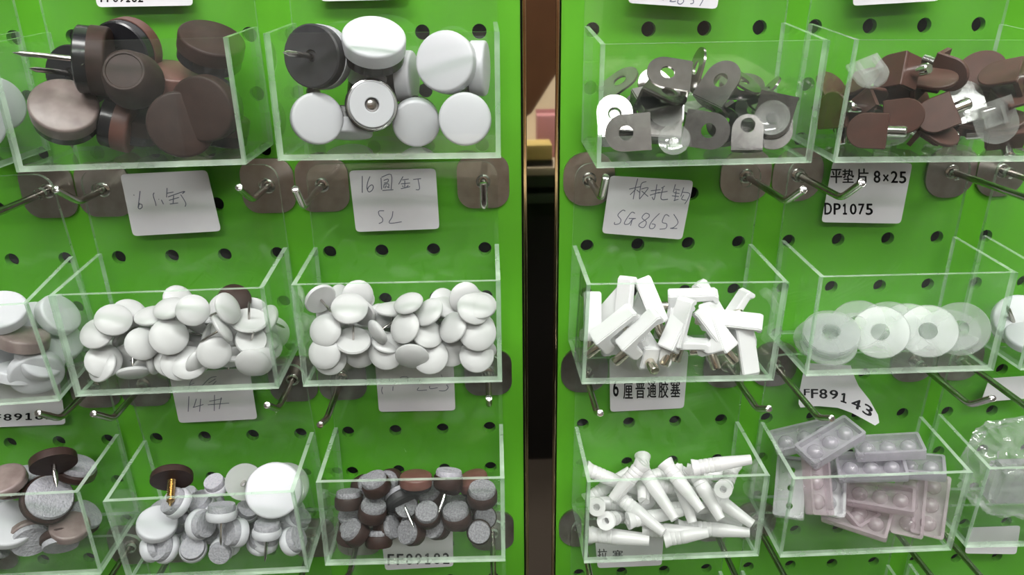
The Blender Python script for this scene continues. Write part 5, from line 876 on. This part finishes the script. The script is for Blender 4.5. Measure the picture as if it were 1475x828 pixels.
# ------------------------------------------------------------------ pegboards with real holes
PITCH, HR = 25.0, 3.25
def pegboard(name, x0, x1, c0, c1, xoff, lab):
    """columns c0..c1 at x = xoff + c*PITCH, rows from high above to far below; x0..x1 outer edges (mm)"""
    bm = bmesh.new(); r0, r1 = -14, 26; n = 16; TH = 3.5
    ring = [(math.cos(2 * math.pi * (i + .5) / n), math.sin(2 * math.pi * (i + .5) / n)) for i in range(n)]
    vcache = {}
    def V(x, y, z):
        k = (round(x, 2), round(y, 2), round(z, 2))
        if k not in vcache: vcache[k] = bm.verts.new((x * MM, y * MM, z * MM + ZO))
        return vcache[k]
    for c in range(c0, c1 + 1):
        for r in range(r0, r1 + 1):
            cx, cz = xoff + c * PITCH, -r * PITCH
            sq = []
            for a, b in ring:
                k = 12.5 / max(abs(a), abs(b)); sq.append((cx + a * k, cz + b * k))
            corners = {0: (1, 1), 4: (-1, 1), 8: (-1, -1), 12: (1, -1)}
            h = [(cx + a * HR, cz + b * HR) for a, b in ring]
            for i in range(n):
                j = (i + 1) % n
                q = [V(h[i][0], 0, h[i][1]), V(sq[i][0], 0, sq[i][1])]
                sa, sb = sq[i], sq[j]
                if abs(sa[0] - sb[0]) > 1e-3 and abs(sa[1] - sb[1]) > 1e-3:
                    kx = cx + 12.5 * (1 if (sa[0] + sb[0]) / 2 > cx else -1); kz = cz + 12.5 * (1 if (sa[1] + sb[1]) / 2 > cz else -1)
                    q.append(V(kx, 0, kz))
                q += [V(sb[0], 0, sb[1]), V(h[j][0], 0, h[j][1])]
                bm.faces.new(q)
                bm.faces.new((V(h[i][0], 0, h[i][1]), V(h[j][0], 0, h[j][1]), V(h[j][0], TH, h[j][1]), V(h[i][0], TH, h[i][1])))
    za, zb = -(r1 + .5) * PITCH, -(r0 - .5) * PITCH
    for a, b in ((x0, xoff + (c0 - .5) * PITCH), (xoff + (c1 + .5) * PITCH, x1)):
        if b - a > .05: box_into(bm, a, b, 0, TH, za + ZO * 1000, zb + ZO * 1000)
    me = finish(name, bm, 'green_board', 30)
    o = add(name, me, kind_='structure'); o['label'] = lab
    return o
pegboard('wall_left', -462.5, 18.0, -18, 0, 0, 'bright green pegboard panel left of the mirrored post')
pegboard('wall_right', 36.2, 562.5, 0, 20, 50, 'bright green pegboard panel right of the mirrored post')
def post():
    z0, z1 = ZO * 1000 - 660, ZO * 1000 + 360
    o = add('trim_1', box('trim_1', 20.6, 33.6, -1.2, 6, z0, z1, 'mirror_steel'), kind_='structure'); o['label'] = 'mirror-polished bronze steel post between the two pegboards'
    for a, b in ((18.9, 20.5), (33.7, 35.2)): add('edge_strip', box('edge_strip', a, b, -2.0, 5, z0, z1, 'brass_edge', .3), o)
    add('backing', box('backing', 18.0, 36.2, 6.1, 9, z0, z1, 'black_gap'), o)
post()

# ------------------------------------------------------------------ hooks
def hook_label(row, c):
    rn = {'T': 'uppermost', 'M': 'upper visible', 'B': 'middle', 'C': 'lowest'}[row]
    return rn
HOOKZ = {'T': 33.3, 'M': -66.7, 'B': -167.2, 'C': -266.7}
HL = {('M', -7): (24, 18, 30), ('M', -4): (27, 18, 30), ('M', -3): (42, 14, 45), ('M', 0): (50, 10, 88), ('M', 2): (38, 15, 48), ('M', 5): (51, 17, 30), ('M', 6): (47, 18, 33), ('M', 9): (70, 12, 40), ('M', 10): (72, 12, 40), ('M', -8): (66, 12, 30),
      ('B', 0): (35, 10, 50), ('B', -3): (42, 15, 20), ('B', -4): (32, 18, 36), ('B', -7): (36, 18, 38), ('B', -8): (34, 18, 38), ('B', 2): (45, 10, 30), ('B', 5): (46, 15, 30), ('B', 6): (56, 13, 30), ('B', 9): (49, 17, 40), ('B', 10): (75, 12, 30),
      ('C', -3): (30, 15, 30), ('C', 0): (45, 10, 60), ('C', 5): (70, 12, 30), ('C', 6): (75, 12, 30), ('C', 9): (66, 12, 30), ('C', 10): (75, 12, 30)}
HNAME = {'M': {-8: 'far left, long rod', -7: 'second from the left edge', -4: 'left of the round-nail label', -3: 'right of the 16 small-nail gap, bent tip', 0: 'beside the mirrored post, left panel', 2: 'beside the mirrored post, right panel', 5: 'right of the SG8652 label', 6: 'left of the DP1075 label', 9: 'right of the DP1075 label', 10: 'at the right edge, round plate'}}
plate_cache = {}
def hook(row, c, rnd, cupped=False):
    x = (c if c <= 0 else c) * PITCH; z = HOOKZ[row]
    L, tl, ang = HL.get((row, c), (45, 14, 35))
    r = empty('peg_hook', T(x * MM, 0, z * MM + ZO))
    if rnd not in plate_cache:
        plate_cache[rnd] = prism('plate', roundrect(-12.2, 12.2, -12.8, 12.8, rnd, 6), [], .1, 1.5, 'steel_plate', AX(0, 0, 0, 90, 'X'))
        plate_cache['collar'] = lathe('collar', [(1.7, 1.5), (3.4, 1.5), (3.4, 2.0), (2.8, 2.4), (1.7, 2.4)], 'steel', 20, closed=True)
        plate_cache['collar'].transform(Matrix.Rotation(math.pi / 2, 4, 'X'))
    add('plate', plate_cache[rnd], r); add('collar', plate_cache['collar'], r)
    a = math.radians(ang); e = 5.0
    path = [(0, -1.4, 0), (0, -L * .5, 0), (0, -L + 4, 0)]
    for k in range(5):
        t = k / 4; p0, p1, p2 = Vector((0, -L + 4, 0)), Vector((0, -L, 0)), Vector((0, -L - 4 * math.cos(a), 4 * math.sin(a)))
        path.append(tuple((1 - t) ** 2 * p0 + 2 * t * (1 - t) * p1 + t * t * p2))
    path.append((0, -L - tl * math.cos(a), tl * math.sin(a)))
    path = [p for i, p in enumerate(path) if i == 0 or (Vector(p) - Vector(path[i - 1])).length > .3]
    rod = add('rod', tube('rod', path, 1.55, 'steel', 14), r)
    tipm = lathe('tip', [(0, 0), (1.5, 0), (1.35, .45), (.9, .6), (0, .6)], 'steel_bright', 14)  # brighter steel puts the light caught by the rod end into colour
    d = Vector((0, -math.cos(a), math.sin(a))); Mt = Matrix.Translation(Vector(path[-1]) * MM) @ d.to_track_quat('Z', 'Y').to_matrix().to_4x4()
    add('tip', tipm, rod, Mt)
    return r
HOOK_LABELS = {
 'T': lambda c: 'peg hook above the top edge holding the uppermost bin, column %s' % c,
}
ORD = {-11: 'off the left edge', -8: 'nearest the left edge', -7: 'second from the left edge', -4: 'left of the pair in mid left panel', -3: 'right of the pair in mid left panel', 0: 'on the left panel next to the mirrored post', 2: 'on the right panel next to the mirrored post', 5: 'left of the pair in mid right panel', 6: 'right of the pair in mid right panel', 9: 'second from the right edge', 10: 'nearest the right edge', 13: 'off the right edge'}
ROWN = {'T': 'steel peg hook above the picture', 'M': 'steel peg hook under the top bins', 'B': 'steel peg hook under the middle bins', 'C': 'steel peg hook under the bottom bins'}
for row in 'TMBC':
    for c in (-11, -8, -7, -4, -3, 0, 2, 5, 6, 9, 10, 13):
        o = hook(row, c, 10.5 if c > 0 else 7.5)
        tag(o, ROWN[row] + ', ' + ORD[c], 'hook', 'peg hooks holding the bins')

# ------------------------------------------------------------------ bins, stickers, lettering
PANELS = bin_panels()
BINLABEL = {'T0': 'clear acrylic bin cut by the left picture edge, top row', 'T1': 'clear acrylic bin holding large brown nail glides', 'T2': 'clear acrylic bin holding large white and black nail glides', 'T3': 'clear acrylic bin holding zinc brackets with suction cups', 'T4': 'clear acrylic bin holding brown and clear shelf supports',
 'M0': 'clear acrylic bin at the left edge holding white caps and one brown', 'M1': 'clear acrylic bin of white cap nails with one brown, under the 16 small-nail label', 'M2': 'clear acrylic bin of white cap nails beside the mirrored post', 'M3': 'clear acrylic bin holding white shelf supports with steel pins', 'M4': 'clear acrylic bin holding clear flat washers', 'M5': 'clear acrylic bin at the right edge, middle row',
 'B0': 'clear acrylic bin at the lower left edge holding brown felt glides', 'B1': 'clear acrylic bin holding white felt glides and a big white disc', 'B2': 'clear acrylic bin holding small brown felt glides', 'B3': 'clear acrylic bin holding white wall plugs', 'B4': 'clear acrylic bin holding pinkish clear bumper strips', 'B5': 'clear acrylic bin at the lower right edge holding a clear bag',
 'C0': 'clear acrylic bin just below the picture, far left', 'C1': 'clear acrylic bin just below the white felt-glide bin', 'C2': 'clear acrylic bin just below the brown felt-glide bin', 'C3': 'clear acrylic bin just below the wall plug bin', 'C4': 'clear acrylic bin just below the bumper strip bin', 'C5': 'clear acrylic bin just below the bag bin'}
def rounded_poly(P, r=2.0, n=3):
    out = []
    for i, p in enumerate(P):
        a, b, c = Vector(P[i - 1]), Vector(p), Vector(P[(i + 1) % len(P)])
        if (a - b).length < 12 or (c - b).length < 12: out.append(p); continue
        p0, p2 = b + (a - b).normalized() * r, b + (c - b).normalized() * r
        for k in range(n + 1):
            t = k / n; q = (1 - t) ** 2 * p0 + 2 * t * (1 - t) * b + t * t * p2; out.append((q.x, q.y))
    return out
glyph_cache = {'1': ([(.12, 0), (.9, 0), (.9, .13), (.62, .13), (.62, 1), (.42, 1), (.1, .86), (.16, .73), (.4, .82), (.4, .13), (.12, .13)], [(0, 1, 2, 3, 4, 5, 6, 7, 8, 9, 10)])}
def glyph(ch):
    if ch in glyph_cache: return glyph_cache[ch]
    cu = bpy.data.curves.new('glyph', 'FONT'); cu.body = ch; cu.resolution_u = 3
    ob = bpy.data.objects.new('glyph', cu); COL.objects.link(ob); bpy.context.view_layer.update()
    me = bpy.data.meshes.new_from_object(ob.evaluated_get(bpy.context.evaluated_depsgraph_get()))
    bpy.data.objects.remove(ob); bpy.data.curves.remove(cu)
    vs = [(v.co.x, v.co.y) for v in me.vertices]; fs = [tuple(p.vertices) for p in me.polygons]
    bpy.data.meshes.remove(me)
    x0, x1 = min(v[0] for v in vs), max(v[0] for v in vs); y0, y1 = min(v[1] for v in vs), max(v[1] for v in vs)
    glyph_cache[ch] = ([((x - x0) / (x1 - x0), (y - y0) / (y1 - y0)) for x, y in vs], fs)
    return glyph_cache[ch]
def sticker(root, d):
    poly = d['poly']; ctop = max(p[1] for p in poly); cl = min(p[0] for p in poly)
    def lift(x, z):           # a peeling sticker curls off the panel towards its lower right
        if not d['curl']: return 0
        t = max(0, (x - cl - 12) / 26) + max(0, (ctop - z - 14) / 20)
        return 1.6 * t * t
    me = prism('label', poly if d['curl'] else rounded_poly(poly), [], .12, .32, 'paper', AX(0, 0, 0, 90, 'X'), 0)
    if d['curl']:
        b2 = bmesh.new(); b2.from_mesh(me); bmesh.ops.triangulate(b2, faces=b2.faces)
        for _ in range(3): bmesh.ops.subdivide_edges(b2, edges=[e for e in b2.edges if e.calc_length() > .002], cuts=1, use_grid_fill=True); bmesh.ops.triangulate(b2, faces=b2.faces)
        b2.to_mesh(me); b2.free()
    for v in me.vertices: v.co.y -= lift(v.co.x * 1000, v.co.z * 1000) * MM
    lab = add('price_label', me, root); lab['label'] = 'white paper label on the back panel'
    bm = bmesh.new(); Y = -.40
    for st in d['strokes']:
        pts = [Vector(p) for p in st]
        if len(pts) > 2:
            sm = []
            for i in range(len(pts) - 1):
                a, b, c_, e = pts[max(i - 1, 0)], pts[i], pts[i + 1], pts[min(i + 2, len(pts) - 1)]
                for k in range(4):
                    t = k / 4; sm.append(.5 * ((2 * b) + (-a + c_) * t + (2 * a - 5 * b + 4 * c_ - e) * t * t + (-a + 3 * b - 3 * c_ + e) * t ** 3))
            pts = sm + [pts[-1]]
        h = .20; prev = None
        for i, p in enumerate(pts):
            t = (pts[min(i + 1, len(pts) - 1)] - pts[max(i - 1, 0)]).normalized(); nn = Vector((-t.y, t.x)) * h
            cur = [bm.verts.new(((p + s * nn).x * MM, Y * MM, (p + s * nn).y * MM)) for s in (1, -1)]
            if prev: bm.faces.new((prev[0], prev[1], cur[1], cur[0]))
            prev = cur
    if d['strokes']: add('handwriting', finish('handwriting', bm, 'ink_pen', 0), lab)
    else: bm.free()
    if d['glyphs']:
        bm = bmesh.new()
        for ch, bl, br, tr, tl, rot in d['glyphs']:
            vs, fs = glyph(ch); wgt = .045 if ord(ch) < 256 else .022
            vs, fs = ([(.06 + .88 * s + a * wgt, t + e * wgt * .5) for a, e in ((-1, 0), (0, 0), (1, 0), (0, 1), (0, -1)) for s, t in vs], [tuple(i + k * len(vs) for i in f) for k in range(5) for f in fs]); q = []
            for s, t in vs:
                if rot:
                    a = math.radians(rot); s, t = .5 + (s - .5) * math.cos(a) - (t - .5) * math.sin(a), .5 + (s - .5) * math.sin(a) + (t - .5) * math.cos(a)
                x = (bl[0] * (1 - s) + br[0] * s) * (1 - t) + (tl[0] * (1 - s) + tr[0] * s) * t
                z = (bl[1] * (1 - s) + br[1] * s) * (1 - t) + (tl[1] * (1 - s) + tr[1] * s) * t
                q.append(bm.verts.new((x * MM, (Y - lift(x, z)) * MM, z * MM)))
            for f in fs:
                try: bm.faces.new([q[i] for i in f])
                except ValueError: pass
        add('printing', finish('printing', bm, 'ink_print', 0), lab)
for b, pose in BINS.items():
    r = tag(empty('acrylic_bin', bin_matrix(pose)), BINLABEL[b], 'bin', 'clear acrylic bins on the pegboards')
    for n, me in PANELS: add(n, me, r)
    if b in LABELS: sticker(r, LABELS[b])

# ------------------------------------------------------------------ small ware in the bins
KNAME = {'glide': ('nail_glide', 'glide'), 'cone': ('tapered_glide', 'glide'), 'ringglide': ('ring_glide', 'glide'), 'tack': ('cap_nail', 'nail'), 'felt': ('felt_glide', 'glide'), 'screwglide': ('screw_glide', 'glide'),
         'bracket': ('shelf_bracket', 'bracket'), 'pad': ('suction_cup', 'suction cup'), 'dsupport': ('shelf_support', 'shelf support'), 'clearsupport': ('clear_support', 'shelf support'), 'hooksupport': ('pin_support', 'shelf support'),
         'washer': ('flat_washer', 'washer'), 'plug': ('wall_plug', 'wall plug'), 'strip': ('bumper_strip', 'bumper')}
GROUP = {'T0': 'glides in the upper left-edge bin', 'T1': 'brown nail glides', 'T2': 'white and black nail glides', 'T3': 'zinc shelf brackets', 'T4': 'brown and clear shelf supports', 'M0': 'white caps at the left edge', 'M1': 'white cap nails in the left bin', 'M2': 'white cap nails in the right bin', 'M3': 'white pin supports', 'M4': 'clear washers', 'M5': 'white glides at the right edge', 'B0': 'brown felt glides at the left edge', 'B1': 'white felt glides', 'B2': 'small brown felt glides', 'B3': 'white wall plugs', 'B4': 'clear bumper strips'}
for b, rows in WARE.items():
    for k, p, q, lab in rows:
        nm, cat = KNAME[k[0]]
        M = Matrix.Translation((p[0] * MM, p[1] * MM, p[2] * MM + ZO)) @ Quaternion(q).normalized().to_matrix().to_4x4()
        parts = kind(*k)
        if len(parts) == 1:
            o = add(nm, parts[0][1]); o.matrix_world = M
        else:
            o = empty(nm, M)
            for pn, me, _ in parts: add(pn, me, o)
        tag(o, lab, cat, GROUP[b])

# crumpled clear bag in the lower right-edge bin
def bag():
    random.seed(3); bm = bmesh.new(); bmesh.ops.create_icosphere(bm, subdivisions=5, radius=1)
    from mathutils import noise
    for v in bm.verts:
        d = v.co.normalized(); s = Vector((abs(d.x) ** .6 * math.copysign(1, d.x), abs(d.y) ** .6 * math.copysign(1, d.y), abs(d.z) ** .6 * math.copysign(1, d.z)))
        k = 1 + .16 * noise.ridged_multi_fractal(d * 2.3, 1, 2, 3, 1, 2) - .16 + .09 * abs(noise.noise(d * 5)) + .05 * abs(noise.noise(d * 13))
        v.co = Vector((s.x * 33 * k, s.y * 16 * min(k, 1.05), s.z * 24 * k)) * MM
    me = finish('film', bm, 'bag_film', 28)
    o = empty('plastic_bag', bin_matrix(BINS['B5']) @ T(0, -.0225, .031)); tag(o, 'crumpled clear plastic bag filling the lower right-edge bin', 'bag')
    add('film', me, o)
    bm = bmesh.new(); box_into(bm, -24, 20, -6, 6, -20, 4); bmesh.ops.bevel(bm, geom=list(bm.edges), offset=3 * MM, segments=2, affect='EDGES')
    add('bundle', finish('bundle', bm, 'grey_clear'), o)
bag()
